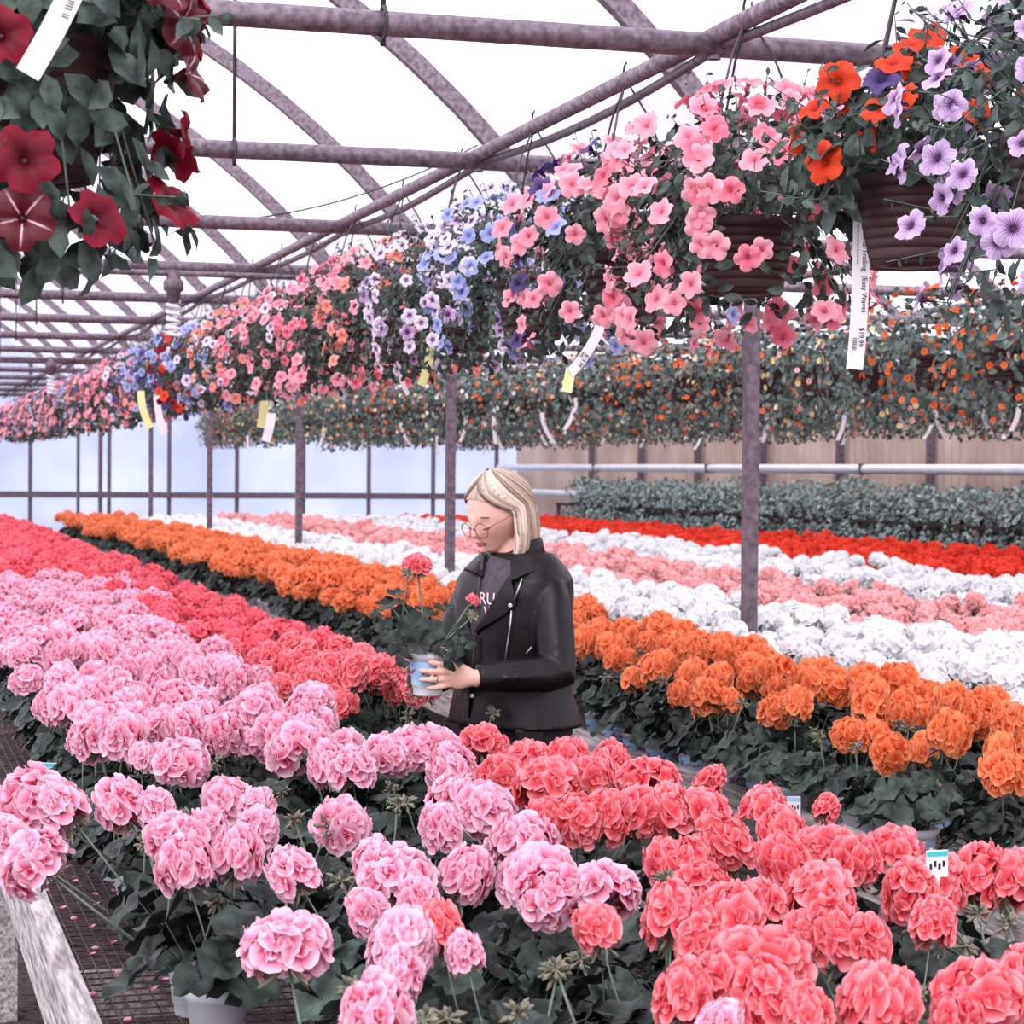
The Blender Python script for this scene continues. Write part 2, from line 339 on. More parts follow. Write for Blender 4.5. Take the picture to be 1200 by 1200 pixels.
# white pipes along the side wall
for z, lab, x0, x1 in ((1.715, 'long white pipe along the beige side wall above the trailing plants', 6, ZE-.3), (1.28, 'lower white pipe on the side wall behind the trailing plants', 26, ZE-.3)):
    t = tag(empty('white_pipe', (XW-.45, x0, z)), lab, 'pipe')
    mb = MB(); mb.bar((0, 0, 0), (0, x1-x0, 0), .058, 14); build(mb, 'pipe_run', M['pvc'], t)
    k = 0
    for y in range(3, int(x1-x0), 5):
        mb = MB(); mb.box((.16, y, .0), (.34, .05, .03)); mb.box((0, y, 0), (.13, .05, .13)); build(mb, 'bracket', M['steel_dark'], t, False)

# ------------------------------------------------------------------ benches
def bench(x0, x1, y0, y1, z, label, fine=False):
    t = tag(empty('plant_bench', (x0, y0, 0)), label, 'bench', 'wire topped plant benches')
    w_, l_ = x1-x0, y1-y0
    for x in (.03, w_-.03):
        mb = MB(); mb.box((x, l_/2, z-.02), (.045, l_, .15)); build(mb, 'side_beam', M['wood'] if x < .1 else M['steel_dark'], t, False)
    mb = MB(); mb.box((w_/2, .02, z-.02), (w_, .04, .14)); build(mb, 'end_beam', M['wood'], t, False)
    mb = MB(); sx = .026 if fine else .05; nx = int((w_-.1)/sx)
    for i in range(nx+1): mb.box((.055+i*sx, l_/2, z+.002), (.0028, l_, .0028))
    sy = .05 if fine else .1
    for j in range(int(l_/sy)): mb.box((w_/2, (j+.5)*sy, z), (w_-.06, .0035, .0028))
    build(mb, 'wire_top', M['mesh'], t, False)
    for j in range(int(l_/2.4)+1):
        mb = MB(); mb.box((w_/2, .1+j*2.4, z-.06), (w_-.08, .04, .09)); build(mb, 'cross_beam', M['wood'], t, False)
        for x in (.08, w_-.08):
            mb = MB(); mb.box((x, .16+j*2.4, (z-.1)/2), (.08, .08, z-.1)); build(mb, 'leg', M['wood'], t, False)
BH = .70
bench(.33, 1.68, 1.9, 28.5, BH, 'wire topped wooden bench under the pink and coral geraniums, its pale beam at lower left', True)
bench(2.42, 5.0, 3.0, 29, BH, 'wire topped bench under the orange geraniums right of the person')
bench(5.15, 9.1, 9, 29, BH, 'wide bench under the far salmon, white and scarlet geraniums')

# ------------------------------------------------------------------ geranium pieces
def petal(mb, base, dirv, nrm, L_, W_, cup, u, mi, rows=4, curl=0):
    side = nrm.cross(dirv).normalized(); ts = {4: (0, .35, .65, .87, 1), 3: (0, .55, 1), 2: (0, 1)}[rows]; wd = {4: (.2, .72, 1, .9, .52), 3: (.25, 1, .62), 2: (.5, .9)}[rows]
    vs = []; uvs = []; cols = (-1, 0, 1) if rows > 2 else (-1, 1)
    for t, wv in zip(ts, wd):
        for s_ in cols:
            vs.append(base + dirv*(L_*(t - (.07*(t == 1) if s_ else 0))) + side*(s_*W_*.5*wv) + nrm*(cup*L_*t*t - abs(s_)*curl*L_*t + .0))
            uvs.append((u, t))
    n = len(cols)
    fs = [(i*n+j, i*n+j+1, (i+1)*n+j+1, (i+1)*n+j) for i in range(len(ts)-1) for j in range(n-1)]
    mb.add(vs, fs, mi, uvs)
def floret(mb, c, nrm, r, rng, mi, lod):
    x, y, n = frame(nrm); a0 = rng.random()*6.28; u = rng.random()
    k = 5; rows = (4, 3, 2)[lod]
    for i in range(k):
        a = a0 + i*2*PI/k + rng.uniform(-.12, .12); d = x*cos(a) + y*sin(a)
        petal(mb, c, d, n, r*rng.uniform(.88, 1.1), r*1.08, rng.uniform(.0, .38), u + i*.013, mi, rows, rng.uniform(-.1, .18))
    if lod == 0:
        for i in range(3):
            a = a0 + .6 + i*2*PI/3 + rng.uniform(-.3, .3); d = x*cos(a) + y*sin(a)
            petal(mb, c + n*.001, (d + n*.8).normalized(), (n - d*.8).normalized(), r*.5, r*.62, rng.uniform(-.1, .3), u + .07+i*.01, mi, 3, -.2)
def umbel(mb, c, ax, rad, rng, mats, lod, squash=.85):
    """mats: (petal, stem, bud) slots. c: middle of the ball; ax: up axis"""
    N = (30, 24, 18)[lod]; X, Y, A = frame(ax); pm, sm, bm_ = mats
    fr = rad*(.45, .48, .54)[lod]
    J = c - A*rad*.35
    for i in range(N):
        zz = 1 - 1.38*(i+.5)/N; rr = math.sqrt(max(0, 1-zz*zz)); a = i*2.39996 + rng.uniform(-.2, .2)
        d = (X*(cos(a)*rr) + Y*(sin(a)*rr) + A*(zz*squash)); dn = (d + Vector((rng.uniform(-.25, .25), rng.uniform(-.25, .25), rng.uniform(-.25, .25)))).normalized()
        p = c + d*rad*rng.uniform(.76, .92)
        floret(mb, p, dn, fr*rng.uniform(.9, 1.15), rng, pm, lod)
        if lod == 0 and i % 2 == 0: mb.tube([J, p], [.0012, .0014], 3, sm, cap=False)
    if lod < 2:
        for i in range(9 if lod == 0 else 4):   # green calyces and buds under the ball
            a = rng.random()*6.28; d = X*cos(a) + Y*sin(a) - A*rng.uniform(.2, .9); q = J + d*rad*rng.uniform(.35, .6)
            mb.tube([J, q, q + d.normalized()*rad*.22], [.0012, .0035, .0005], 4, bm_, cap=False)
def gleaf(mb, c, nrm, r, rng, mi):
    x, y, n = frame(nrm); N = 22; a0 = rng.random()*6.28; vs = [c - n*r*.16]; u = rng.random(); uvs = [(u, 0)]
    for q, (k, h) in enumerate(((.5, .04), (1, rng.uniform(-.2, .22)))):
        for i in range(N):
            a = a0 + (i/(N-1))*5.9; rr = r*k*(1 + (.05*cos(i*PI) + .07*cos(a*5-a0) if q else 0)); ruf = (.10*sin(a*5+a0) + .07*sin(a*2-a0))*k*r
            vs.append(c + x*(rr*cos(a)) + y*(rr*sin(a)) + n*(h*r + ruf)); uvs.append((u, k))
    fs = [(0, 1+i, 2+i) for i in range(N-1)] + [(1+i, 1+N+i, 2+N+i, 2+i) for i in range(N-1)]
    mb.add(vs, fs, mi, uvs)
POTH = .115
def pot_geo(mb, mi=0, soil=1):
    mb.lathe((0, 0, 0), [(0, .0), (.038, 0), (.040, .004), (.0405, .02), (.043, .022), (.052, .095), (.056, .096), (.057, .115), (.053, .115), (.050, .1)], 20, mi)
    mb.lathe((0, 0, 0), [(.051, .1), (0, .104)], 16, soil)
def foliage_geo(mb, rng, n=30, leaf=0, stem=1, z0=.1, zh=.13, rad=.13, lr=(.026, .042)):
    for i in range(n):
        a = rng.random()*6.28; q = math.sqrt(rng.random()); rr = rad*q; z = z0 + zh*rng.uniform(.15, 1)*(1 - .45*q*q)
        p = Vector((rr*cos(a), rr*sin(a), z)); d = Vector((cos(a)*q*.9, sin(a)*q*.9, .75)) + Vector((rng.uniform(-.3, .3), rng.uniform(-.3, .3), 0))
        gleaf(mb, p, d, rng.uniform(*lr), rng, leaf)
        mb.tube([Vector((rr*.1*cos(a), rr*.1*sin(a), z0-.01)), Vector((rr*.6*cos(a), rr*.6*sin(a), z0+(z-z0)*.4)), p], .0013, 3, stem, cap=False)
    mb.tube([(0, 0, .09), (.005, .003, z0+zh*.5)], .006, 6, stem)
mb = MB(); pot_geo(mb); POT = mb.mesh('pot', [M['pot'], M['soil']])
mb = MB(); k = 14
for (a0, a1, z0, z1) in ((0, 4.2, .028, .088),):
    rows = [[], []]
    for i in range(k+1):
        a = a0 + (a1-a0)*i/k
        for q, z in ((0, z0), (1, z1)):
            r_ = .0443 + (z-.022)/.073*.0092; rows[q].append(Vector((r_*cos(a), r_*sin(a), z)))
    mb.grid(rows)
def script(mb, a0, z0, w_, h_, mi, rr=None):
    pts = []
    for i in range(150):
        t = i/149; a = a0 + w_*t + .05*cos(t*52); z = z0 + h_*(.5+.5*sin(t*52+sin(t*9)*2))*(1.3 if i < 24 else .62+.25*sin(t*15))
        r_ = (.0451 + (z-.022)/.073*.0092) if rr is None else rr; pts.append((r_*cos(a), r_*sin(a), z))
    mb.tube(pts, .0010, 4, mi)
script(mb, .35, .058, 1.5, .013, 1); script(mb, 2.3, .055, 1.5, .013, 1); script(mb, .4, .044, 1.0, .004, 2); script(mb, 2.4, .040, 1.2, .004, 2)
WRAP = mb.mesh('pot_label', [M['label_blue'], M['label_red'], M['label_navy']])
FOL = []
for i in range(6):
    mb = MB(); foliage_geo(mb, random.Random(100+i), 34); FOL.append(mb.mesh('foliage', [M['leaf_b'] if i == 5 else M['leaf'], M['stem']]))
HEAD = {}
def heads(color, lod, nvar=4):
    key = (color, lod)
    if key not in HEAD:
        HEAD[key] = []
        for i in range(nvar):
            rng = random.Random(hash_(color)*7+i*13+lod); mb = MB(); umbel(mb, Vector((0, 0, 0)), Z, 1*.055, rng, (0, 1, 2), lod, squash=rng.uniform(.68, .98))
            L_ = .19; bx, by = rng.uniform(-.02, .02), rng.uniform(-.02, .02)
            mb.tube([(bx, by, -L_), (bx*.5, by*.3, -L_*.5), (0, 0, -.018)], [.0024, .0021, .0018], 6, 1)
            HEAD[key].append(mb.mesh('flower_head', [P[color], M['stem'], M['bud']]))
    return HEAD[key]
def hash_(s): return sum(ord(c)*(i+1) for i, c in enumerate(s))
# a budding stalk
BUDS = []
for i in range(3):
    rng = random.Random(300+i); mb = MB(); mb.tube([(0, 0, -.15), (0, 0, 0)], [.0026, .002], 5, 0)
    for j in range(18):
        d = Vector((rng.uniform(-1, 1), rng.uniform(-1, 1), rng.uniform(-.5, .9))).normalized()*rng.uniform(.014, .026)
        mb.tube([(0, 0, 0), d*.5, d*.8, d*1.15], [.001, .0016, .0042, .0008], 5, 1, cap=False)
    BUDS.append(mb.mesh('bud_cluster', [M['stem'], M['bud']]))
FARP = {}
def far_plant(color, lod, nvar=6, rad=.054):
    key = (color, lod)
    if key not in FARP:
        FARP[key] = []
        for i in range(nvar):
            rng = random.Random(hash_(color)*5+i*17+lod); mb = MB(); pot_geo(mb, 0, 1)
            foliage_geo(mb, rng, 24 if lod == 1 else 16, 2, 3, lr=(.03, .046), rad=.14)
            nh = rng.choice((3, 4, 5))
            for j in range(nh):
                a = j*2*PI/nh + rng.uniform(-.4, .4); q = rng.uniform(.05, .115); hz = rng.uniform(.255, .34)
                c = Vector((q*cos(a), q*sin(a), hz)); ax = Vector((q*cos(a)*2, q*sin(a)*2, 1)).normalized()
                umbel(mb, c, ax, rad*rng.uniform(.8, 1.1), rng, (4, 3, 3), lod, .8)
                mb.tube([Vector((0, 0, .12)), c - ax*.03], .0025, 3, 3, cap=False)
            FARP[key].append(mb.mesh('potted_geranium', [M['pot'], M['soil'], M['leaf'], M['stem'], P[color]]))
    return FARP[key]

CN = {'pink': 'light pink', 'coral': 'coral pink', 'red': 'rose red', 'orange': 'orange', 'white': 'white', 'salmon': 'salmon pink', 'scarlet': 'scarlet'}
def near_plant(x, y, z, color, hs, label, group, rng, wrap=.5, nf=None, buds=1, rad=1.0):
    """hs: list of (world centre, radius, colour). Pot, foliage, every flower head and bud stalk a mesh of its own"""
    t = tag(empty(color + '_geranium', (x, y, z), 0), label, 'geranium', group)
    p = link('pot', POT, t); p.rotation_euler[2] = rng.random()*6.28
    if rng.random() < wrap:
        l_ = link('pot_label', WRAP, p); l_.rotation_euler[2] = -p.rotation_euler[2] - YAW - PI/2 - 2.1 + rng.uniform(-.6, .6)
    f = link('foliage', FOL[rng.randrange(6)] if nf is None else nf, t); f.rotation_euler[2] = rng.random()*6.28; s_ = rng.uniform(.95, 1.15)*rad; f.scale = (s_, s_, s_)
    O = Vector((x, y, z))
    for (c, r, col) in hs:
        hm = heads(col, 0)[rng.randrange(4)]; loc = c - O
        root = Vector((loc.x*.15, loc.y*.15, .10)); ax = (loc - root).normalized()
        q = Z.rotation_difference(ax); h = link('flower_head', hm, t); h.rotation_mode = 'QUATERNION'
        h.rotation_quaternion = q @ Quaternion(Z, rng.random()*6.28); h.location = loc; k = r/.055; h.scale = (k, k, max(k, min((loc-root).length/.19, k*1.5)) if k < 1 else k)
    for i in range(buds if rng.random() < .7 else 0):
        b = link('bud_cluster', BUDS[rng.randrange(3)], t); a = rng.random()*6.28
        b.location = (.09*cos(a), .09*sin(a), rng.uniform(.22, .32)); b.rotation_euler = (rng.uniform(-.4, .4), rng.uniform(-.4, .4), 0)
    return t

# near flower heads as they stand in the photo: x, y, radius in the photo's pixels; P pink, C coral
NEAR = '''73 822 22 P;123 828 23 P;170 832 22 P;197 843 25 P;32 863 30 P;87 857 32 P;123 863 30 P;212 867 35 P;213 897 33 P;167 890 15 P;277 865 32 P;350 880 38 P;387 900 25 P;227 813 30 P;253 817 25 P;297 823 25 P
40 943 45 P;73 947 30 P;13 987 27 P;43 1013 42 P;143 947 28 P;183 950 22 P;207 983 36 P;243 980 25 P;217 1017 33 P;277 1007 30 P;267 943 30 P;300 950 22 P;300 975 24 P;400 970 33 P;345 1027 28 P;335 1112 52 P
425 825 23 P;412 905 28 P;453 887 28 P;487 880 33 P;515 880 25 P;530 905 28 P;530 940 30 P;573 953 33 P;517 975 25 P;613 990 40 P;630 1030 48 P;645 1050 42 P;707 1050 42 P;465 1033 45 P;440 1015 25 P;545 1030 30 P;490 1060 25 P;433 1073 25 P;470 1110 38 P;515 1095 28 C;545 1120 22 P;467 1145 27 P;440 1197 42 P
423 872 30 C;450 863 25 C;502 815 15 C;520 845 26 C;567 873 28 C;615 895 30 C;640 925 38 C;587 913 28 C;667 895 25 C;690 915 28 C;717 903 25 C;760 923 37 C;677 965 33 C;710 963 28 C;747 955 30 C;787 955 30 C;640 965 25 C;700 1090 27 C;780 1015 25 C;787 1080 33 C
830 918 17 C;820 955 35 C;893 957 28 C;967 950 15 C;850 993 32 C;810 1015 25 C;917 980 28 C;970 1000 38 C;917 1013 30 C;1000 1013 30 C;1047 1007 35 C;827 1057 38 C;850 1087 40 C;890 1067 30 C;957 1063 40 C;980 1100 33 C;1020 1107 25 C;943 1097 26 C;1067 1053 33 C;1100 1040 35 C;1143 1033 33 C;1183 1033 33 C;1093 1087 25 C;1160 1107 45 C
890 1135 60 C;853 1165 40 C;900 1180 40 C;1027 1183 45 C;1150 1172 55 C;947 1195 28 C;820 1110 28 C;1197 1150 30 C;800 1175 34 C;843 1205 26 P;870 900 0 C;1120 1200 30 C'''
hl = []
for tok in NEAR.replace('\n', ';').split(';'):
    a = tok.split(); x, y, r = float(a[0]), float(a[1]), float(a[2])
    if r == 0: continue
    hor = 550 + .008*(x-600); d = 1742/(y-hor) if y < 1080 else 1742/(y-hor)*.97
    hl.append([at(x, y, d), r*d/FPX, 'pink' if a[3] == 'P' else 'coral'])
SPX, SPY = .25, .27
XA = [.60, .84, 1.08, 1.33, 1.60]
def cnoise(x, y): return sin(x*5.1+y*1.7)*.5 + sin(y*3.3-x*2.2)*.5
pots = []
y = 2.35; row = 0
while y < 28.3:
    for ci, x in enumerate(XA):
        pots.append([x + R.uniform(-.03, .03), y + R.uniform(-.04, .04) + (.1 if ci % 2 else 0), row, ci, []])
    y += SPY; row += 1
for h in hl:
    best = min((p for p in pots if len(p[4]) < 5), key=lambda p: (p[0]-h[0].x)**2 + (p[1]+.03-h[0].y)**2)
    best[4].append(h)
def visible_zone(x, y):
    v = Vector((x, y, 1.0)) - CAM; d = v.dot(FWD); u = 600 + v.dot(RGT)/d*FPX; w_ = 600 - v.dot(UP)/d*FPX; return u, w_, d
def a_color(x, y):
    lim = 1.17 + .012*(y-3) if y < 6 else 1.2 + .01*y
    n_ = cnoise(x, y)*.1
    if y > 13.2 + n_*6: return 'red'
    if x < lim + n_: return 'pink'
    return 'coral' if y < 7.5 + n_*8 else 'red'
cnt = {}
restA = {}
for (x, y, row, ci, hs) in pots:
    u, v, d = visible_zone(x, y)
    if u < -60 or u > 1260 or v > 1420: continue
    rng = random.Random(int(x*977+y*7919)); col = a_color(x, y)
    if y < 5.2:
        if not hs and (y < 2.9 and u < 250 or ci == 0 and y < 3.6): continue
        if hs: col = hs[0][2]
        side = 'beside the beam' if ci == 0 else ('at the aisle edge' if ci == 4 else '%s from the beam' % ordn[ci])
        lab = '%s geranium, near bench, %s, %s row from the front' % (CN[col], side, ordn[row] if row < 16 else 'far')
        near_plant(x, y, BH, col, hs, lab, None, rng, wrap=.4, buds=2, rad=1.18 if ci == 4 else 1.05)
    elif y < 7.6:
        k = rng.choice((3, 4, 4)); H = [(Vector((x + .1*cos(a)*q, y + .1*sin(a)*q, BH + rng.uniform(.26, .36))), rng.uniform(.043, .058), col) for a, q in [(i*2*PI/k + rng.uniform(-.4, .4), rng.uniform(.5, 1.15)) for i in range(k)]]
        H = [] if (x > 1.2 and y < 6.5) else H
        lab = '%s geranium on the near bench in its dense middle, beyond the front fourteen rows' % CN[col]
        near_plant(x, y, BH, col, H, lab, '%s geraniums mid bench' % CN[col], rng, wrap=.4)
    else:
        cnt[col] = cnt.get(col, 0) + 1
        if cnt[col] <= 280:
            lod = 1 if y < 13 else 2
            o = link(col + '_geranium', far_plant(col, lod)[rng.randrange(6)], loc=(x, y, BH)); o.rotation_euler[2] = rng.random()*6.28; o.rotation_euler[0] = rng.uniform(-.06, .06)
            tag(o, '%s geranium in the dense far band of the left bench' % CN[col], 'geranium', 'far %s geraniums on the left bench' % CN[col])
        else: restA.setdefault(col, []).append((x, y))
def far_mass(name, lab, color, pts, group=None):
    srcs = far_plant(color, 2); mb = MB(); cache = []
    for me in srcs: cache.append(([v.co.copy() for v in me.vertices], [tuple(p.vertices) for p in me.polygons], [p.material_index for p in me.polygons]))
    uvl = []
    for me in srcs:
        uv = [(.5, .5)]*len(me.vertices); dat = me.uv_layers[0].data
        for l_ in me.loops: uv[l_.vertex_index] = tuple(dat[l_.index].uv)
        uvl.append(uv)
    for (x, y) in pts:
        i = R.randrange(len(cache)); a = R.random()*6.28; ca, sa = cos(a), sin(a); vs, fs, ms = cache[i]; b = len(mb.v)
        mb.v.extend([Vector((v.x*ca - v.y*sa + x, v.x*sa + v.y*ca + y, v.z + BH)) for v in vs]); mb.uv.extend(uvl[i])
        mb.f.extend([tuple(b+q for q in f) for f in fs]); mb.mi.extend(ms)
    o = build(mb, name, [M['pot'], M['soil'], M['leaf'], M['stem'], P[color]]); tag(o, lab, 'geranium bed', kind='stuff')
for col, pts in restA.items(): far_mass('geranium_bed', 'farthest %s geraniums massed at the end of the left bench' % CN[col], col, pts)

# orange geraniums, nearest row with parts; then white, salmon, white, scarlet bands
def band(color, xs, y0, y1, sy, wherelab, limit, seed, nearx=None):
    rng = random.Random(seed); y = y0; c = 0; rest = []; k_near = 0
    L_ = []
    while y < y1:
        for x in xs: L_.append((x + rng.uniform(-.05, .05), y + rng.uniform(-.06, .06)))
        y += sy
    L_.sort(key=lambda p: p[1])
    for (x, y) in L_:
        u, v, d = visible_zone(x, y)
        if u < -30 or u > 1260: continue
        if nearx is not None and x < nearx and d < 11.5:
            n_ = rng.choice((1, 2, 2, 3)); H = []
            for i in range(n_):
                a = rng.random()*6.28; q = rng.uniform(.02, .1); H.append((Vector((x + q*cos(a) + .02, y + q*sin(a), BH + rng.uniform(.25, .36))), rng.uniform(.036, .052), color))
            near_plant(x, y, BH, color, H, '%s geranium along the aisle, right of the person, %s' % (CN[color], ('%s plant from the right edge' % ordn[k_near]) if k_near < 12 else 'beyond the twelfth plant'), None if k_near < 12 else 'orange geraniums along the aisle', rng, wrap=.9, rad=1.1, buds=1)
            k_near += 1; continue
        c += 1
        if c > limit: rest.append((x, y)); continue
        lod = 1 if d < 13 else 2
        o = link(color + '_geranium', far_plant(color, lod)[rng.randrange(6)], loc=(x, y, BH)); o.rotation_euler[2] = rng.random()*6.28; o.rotation_euler[0] = rng.uniform(-.08, .08)
        s_ = rng.uniform(.92, 1.12); o.scale = (s_, s_, s_)
        tag(o, '%s geranium in the %s' % (CN[color], wherelab), 'geranium', '%s geraniums of the %s' % (CN[color], wherelab))
    if rest: far_mass('geranium_bed', 'farthest %s geraniums massed at the end of the %s' % (CN[color], wherelab), color, rest)
band('orange', [2.5, 2.76, 3.02], 3.5, 28.5, .27, 'orange band nearest the aisle', 260, 21, nearx=2.9)
band('white', [3.32, 3.58, 3.84, 4.08], 5.0, 28.8, .32, 'white band just behind the orange one', 160, 22)
band('salmon', [4.36, 4.66, 4.93, 5.25], 6.5, 28.8, .34, 'salmon band between two white bands', 240, 23)
band('white', [5.55, 5.85, 6.15, 6.45, 6.75], 9.5, 28.8, .34, 'second white band, before the scarlet one', 140, 24)
band('scarlet', [7.05, 7.35, 7.65, 7.95, 8.25, 8.55, 8.85], 11.5, 29, .3, 'scarlet band before the trailing plants', 240, 25)

# ------------------------------------------------------------------ shelf of trailing grey-green plants
t = tag(empty('plant_shelf', (9.2, 12.5, 0)), 'long two-tier shelf holding trailing grey-green plants by the side wall', 'shelf')
for z in (.8, 1.2):
    mb = MB(); mb.box((.45, 8.6, z), (.6, 17.4, .03)); build(mb, 'tier', M['soil'], t, False)
for j in range(8):
    for x in (.18, .72):
        mb = MB(); mb.box((x, .1+j*2.45, .6), (.05, .05, 1.2)); build(mb, 'leg', M['steel_dark'], t, False)
def leafy(mb, rng, n, rx, ry, z0, z1, lr, mi=0, droop=False):
    for i in range(n):
        a = rng.random()*6.28; q = rng.random()**.35; z = rng.uniform(z0, z1); k = math.sqrt(max(.05, 1 - ((z-(z0+z1)/2)/((z1-z0)/2))**2*.8))
        p = Vector((rx*q*k*cos(a), ry*q*k*sin(a), z)); nn = Vector((cos(a), sin(a), rng.uniform(0, 1.4))).normalized()
        simple_leaf(mb, p, nn, rng.uniform(*lr), rng, mi)
def simple_leaf(mb, p, nn, L_, rng, mi, wd=.6):
    x, y, n_ = frame((nn + Vector((rng.uniform(-.5, .5), rng.uniform(-.5, .5), rng.uniform(-.4, .4)))).normalized())
    a = rng.random()*6.28; d = x*cos(a) + y*sin(a); s_ = n_.cross(d)
    if d.z > .2: d = -d if rng.random() < .6 else d
    w_ = L_*wd/2; f = rng.uniform(.05, .3)*w_
    vs = [p, p + d*L_*.35 + s_*w_*.85 + n_*f, p + d*L_*.38, p + d*L_*.35 - s_*w_*.85 + n_*f, p + d*L_*.72 + s_*w_*.8 + n_*f*.6, p + d*L_*.74 - n_*L_*.04, p + d*L_*.72 - s_*w_*.8 + n_*f*.6, p + d*L_ - n_*L_*.12]
    mb.add(vs, [(0, 2, 1), (0, 3, 2), (1, 2, 5, 4), (2, 3, 6, 5), (4, 5, 7), (5, 6, 7)], mi)
TR = []
for i in range(4):
    rng = random.Random(500+i); mb = MB(); leafy(mb, rng, 420, .27, .27, -.18, .36, (.04, .075)); TR.append(mb.mesh('foliage', [M['hedge']]))
mb = MB(); mb.lathe((0, 0, 0), [(0, 0), (.07, 0), (.09, .14), (.08, .14), (0, .13)], 14); TPOT = mb.mesh('pot', [M['brown_pot']])
k = 0
for z, x in ((1.215, 9.55), (.815, 9.42)):
    y = 12.9
    while y < 29.6:
        o = empty('trailing_plant', (x+R.uniform(-.03, .03), y, z), R.random()*6.28); link('pot', TPOT, o); s_ = R.uniform(.85, 1.1); link('foliage', TR[R.randrange(4)], o).scale = (s_, s_, s_)
        tag(o, 'grey-green trailing plant packed on the %s tier of the long shelf by the side wall' % ('upper' if z > 1 else 'lower'), 'plant', 'trailing plants, %s tier' % ('upper' if z > 1 else 'lower'))
        y += .43

# ------------------------------------------------------------------ petunias
def petunia_mesh(color, lod, seed):
    rng = random.Random(seed); mb = MB(); N = 30 if lod == 0 else 15
    prof = [(0, -.35), (.12, -.32), (.22, -.12), (.5, .02), (.8, .05), (1.0, -.02)] if lod == 0 else [(.04, -.3), (.25, -.08), (.65, .05), (1, -.02)]
    ph = rng.random(); rows = []; uvs = []
    fold = rng.uniform(.0, .35)
    for (r, z) in prof:
        row = []
        for j in range(N):
            a = 2*PI*j/N; rr = r*(1 + (.26*(abs(cos(2.5*a))**.7-.72) + .02*sin(15*a+ph*6))*(r**2.2)); zz = z + (.13*sin(5*a+ph*6) + .06*sin(12*a+ph*5))*r*r - fold*max(0, sin(a+ph*6))*r*r
            row.append(Vector((rr*cos(a), rr*sin(a), zz))); uvs.append((j/N, r))
        rows.append(row)
    mb.grid(rows, 0, uvs, wrap=True)
    # tube and green calyx behind
    mb.tube([(0, 0, -.25), (.03, .02, -.75), (.05, .05, -1.05)], [.2, .09, .06], 8, 0); b = len(mb.uv)
    for i in range(b-24, b): mb.uv[i] = (.5, .35)
    if lod == 0:
        for i in range(5):
            a = i*1.257; mb.tube([Vector((.05, .05, -1.05)), Vector((.05+.1*cos(a), .05+.1*sin(a), -.9)), Vector((.05+.2*cos(a), .05+.2*sin(a), -.62))], [.03, .045, .005], 4, 1)
        mb.lathe((0, 0, -.25), [(.05, 0), (.06, .06), (0, .09)], 6, 1)
    return mb.mesh('petunia_flower', [P[color], M['pleaf']])
PM = {}
def petm(color, lod):
    k = (color, lod)
    if k not in PM: PM[k] = [petunia_mesh(color, lod, hash_(color)+i*3+lod) for i in range(4)]
    return PM[k]
mb = MB(); pr = [(0, 0), (.085, 0), (.088, .006), (.10, .008)]
for i in range(7): z = .012+.022*i; r_ = .102+.0047*i; pr += [(r_, z), (r_+.003, z+.018), (r_+.001, z+.021)]
pr += [(.142, .168), (.146, .170), (.146, .195), (.139, .195), (.136, .175)]
mb.lathe((0, 0, 0), pr, 36); mb.lathe((0, 0, -.004), [(0, 0), (.05, 0), (.052, .004)], 24); mb.lathe((0, 0, -.001), [(.085, 0), (.098, -.004), (.102, .008)], 30)
mb.lathe((0, 0, 0), [(.137, .175), (0, .18)], 24, 1); BPOT = mb.mesh('pot', [M['brown_pot'], M['soil']])
def pfol(seed, n, rx, up, dn, lr, skirt_gap=None, sprigs=30, wd=.6, mat_='pleaf', soft=1.0):
    """petunia foliage round a basket: dome above the rim and a trailing skirt. origin: pot base; rim at z=.195"""
    rng = random.Random(seed); mb = MB(); pts = []
    for i in range(n):
        p, nn = mass_pt(rng, rx, up, dn, skirt_gap, inner=.6)
        simple_leaf(mb, p, nn, rng.uniform(*lr), rng, 0, wd)
    for i in range(sprigs):
        p, nn = mass_pt(rng, rx, up, dn, skirt_gap, inner=.9)
        q0 = Vector((p.x*.3, p.y*.3, .22)); L_ = rng.uniform(.06, .13)*soft; e = p + (nn + Vector((0, 0, rng.uniform(-.3, .5)))).normalized()*L_
        mb.tube([q0, q0.lerp(p, .6) + Vector((0, 0, .05)), p, e], [.002, .002, .0018, .0012], 4, 1, cap=False)
        for j in range(6):
            s_ = p.lerp(e, j/5); simple_leaf(mb, s_, (nn + Vector((rng.uniform(-1, 1), rng.uniform(-1, 1), rng.uniform(-1, 1)))).normalized(), rng.uniform(lr[0]*.5, lr[0]*.95), rng, 0, .5)
    return mb.mesh('foliage', [M[mat_], M['stem']])
def mass_pt(rng, rx, up, dn, gap, inner=.9):
    while True:
        a = rng.random()*2*PI
        if rng.random() < .62:
            th = math.acos(rng.uniform(0, 1)); q = rng.uniform(inner, 1.0)
            p = Vector((rx*q*sin(th)*cos(a), rx*q*sin(th)*sin(a), .2 + up*q*cos(th))); nn = Vector((sin(th)*cos(a), sin(th)*sin(a), cos(th)*.8+.2)).normalized()
        else:
            if gap is not None:
                da = (a - gap[0] + PI) % (2*PI) - PI
                if abs(da) < gap[1] and rng.random() < .93: continue
            s_ = rng.random()**1.2; q = rng.uniform(inner, 1.0)
            r_ = rx*q*(1 - .18*s_); p = Vector((r_*cos(a), r_*sin(a), .22 - dn*s_)); nn = Vector((cos(a), sin(a), .1)).normalized()
        return p, nn
def rot_to(nn, rng):
    q = Z.rotation_difference(nn); return q @ Quaternion(Z, rng.random()*6.28)
HANG = []
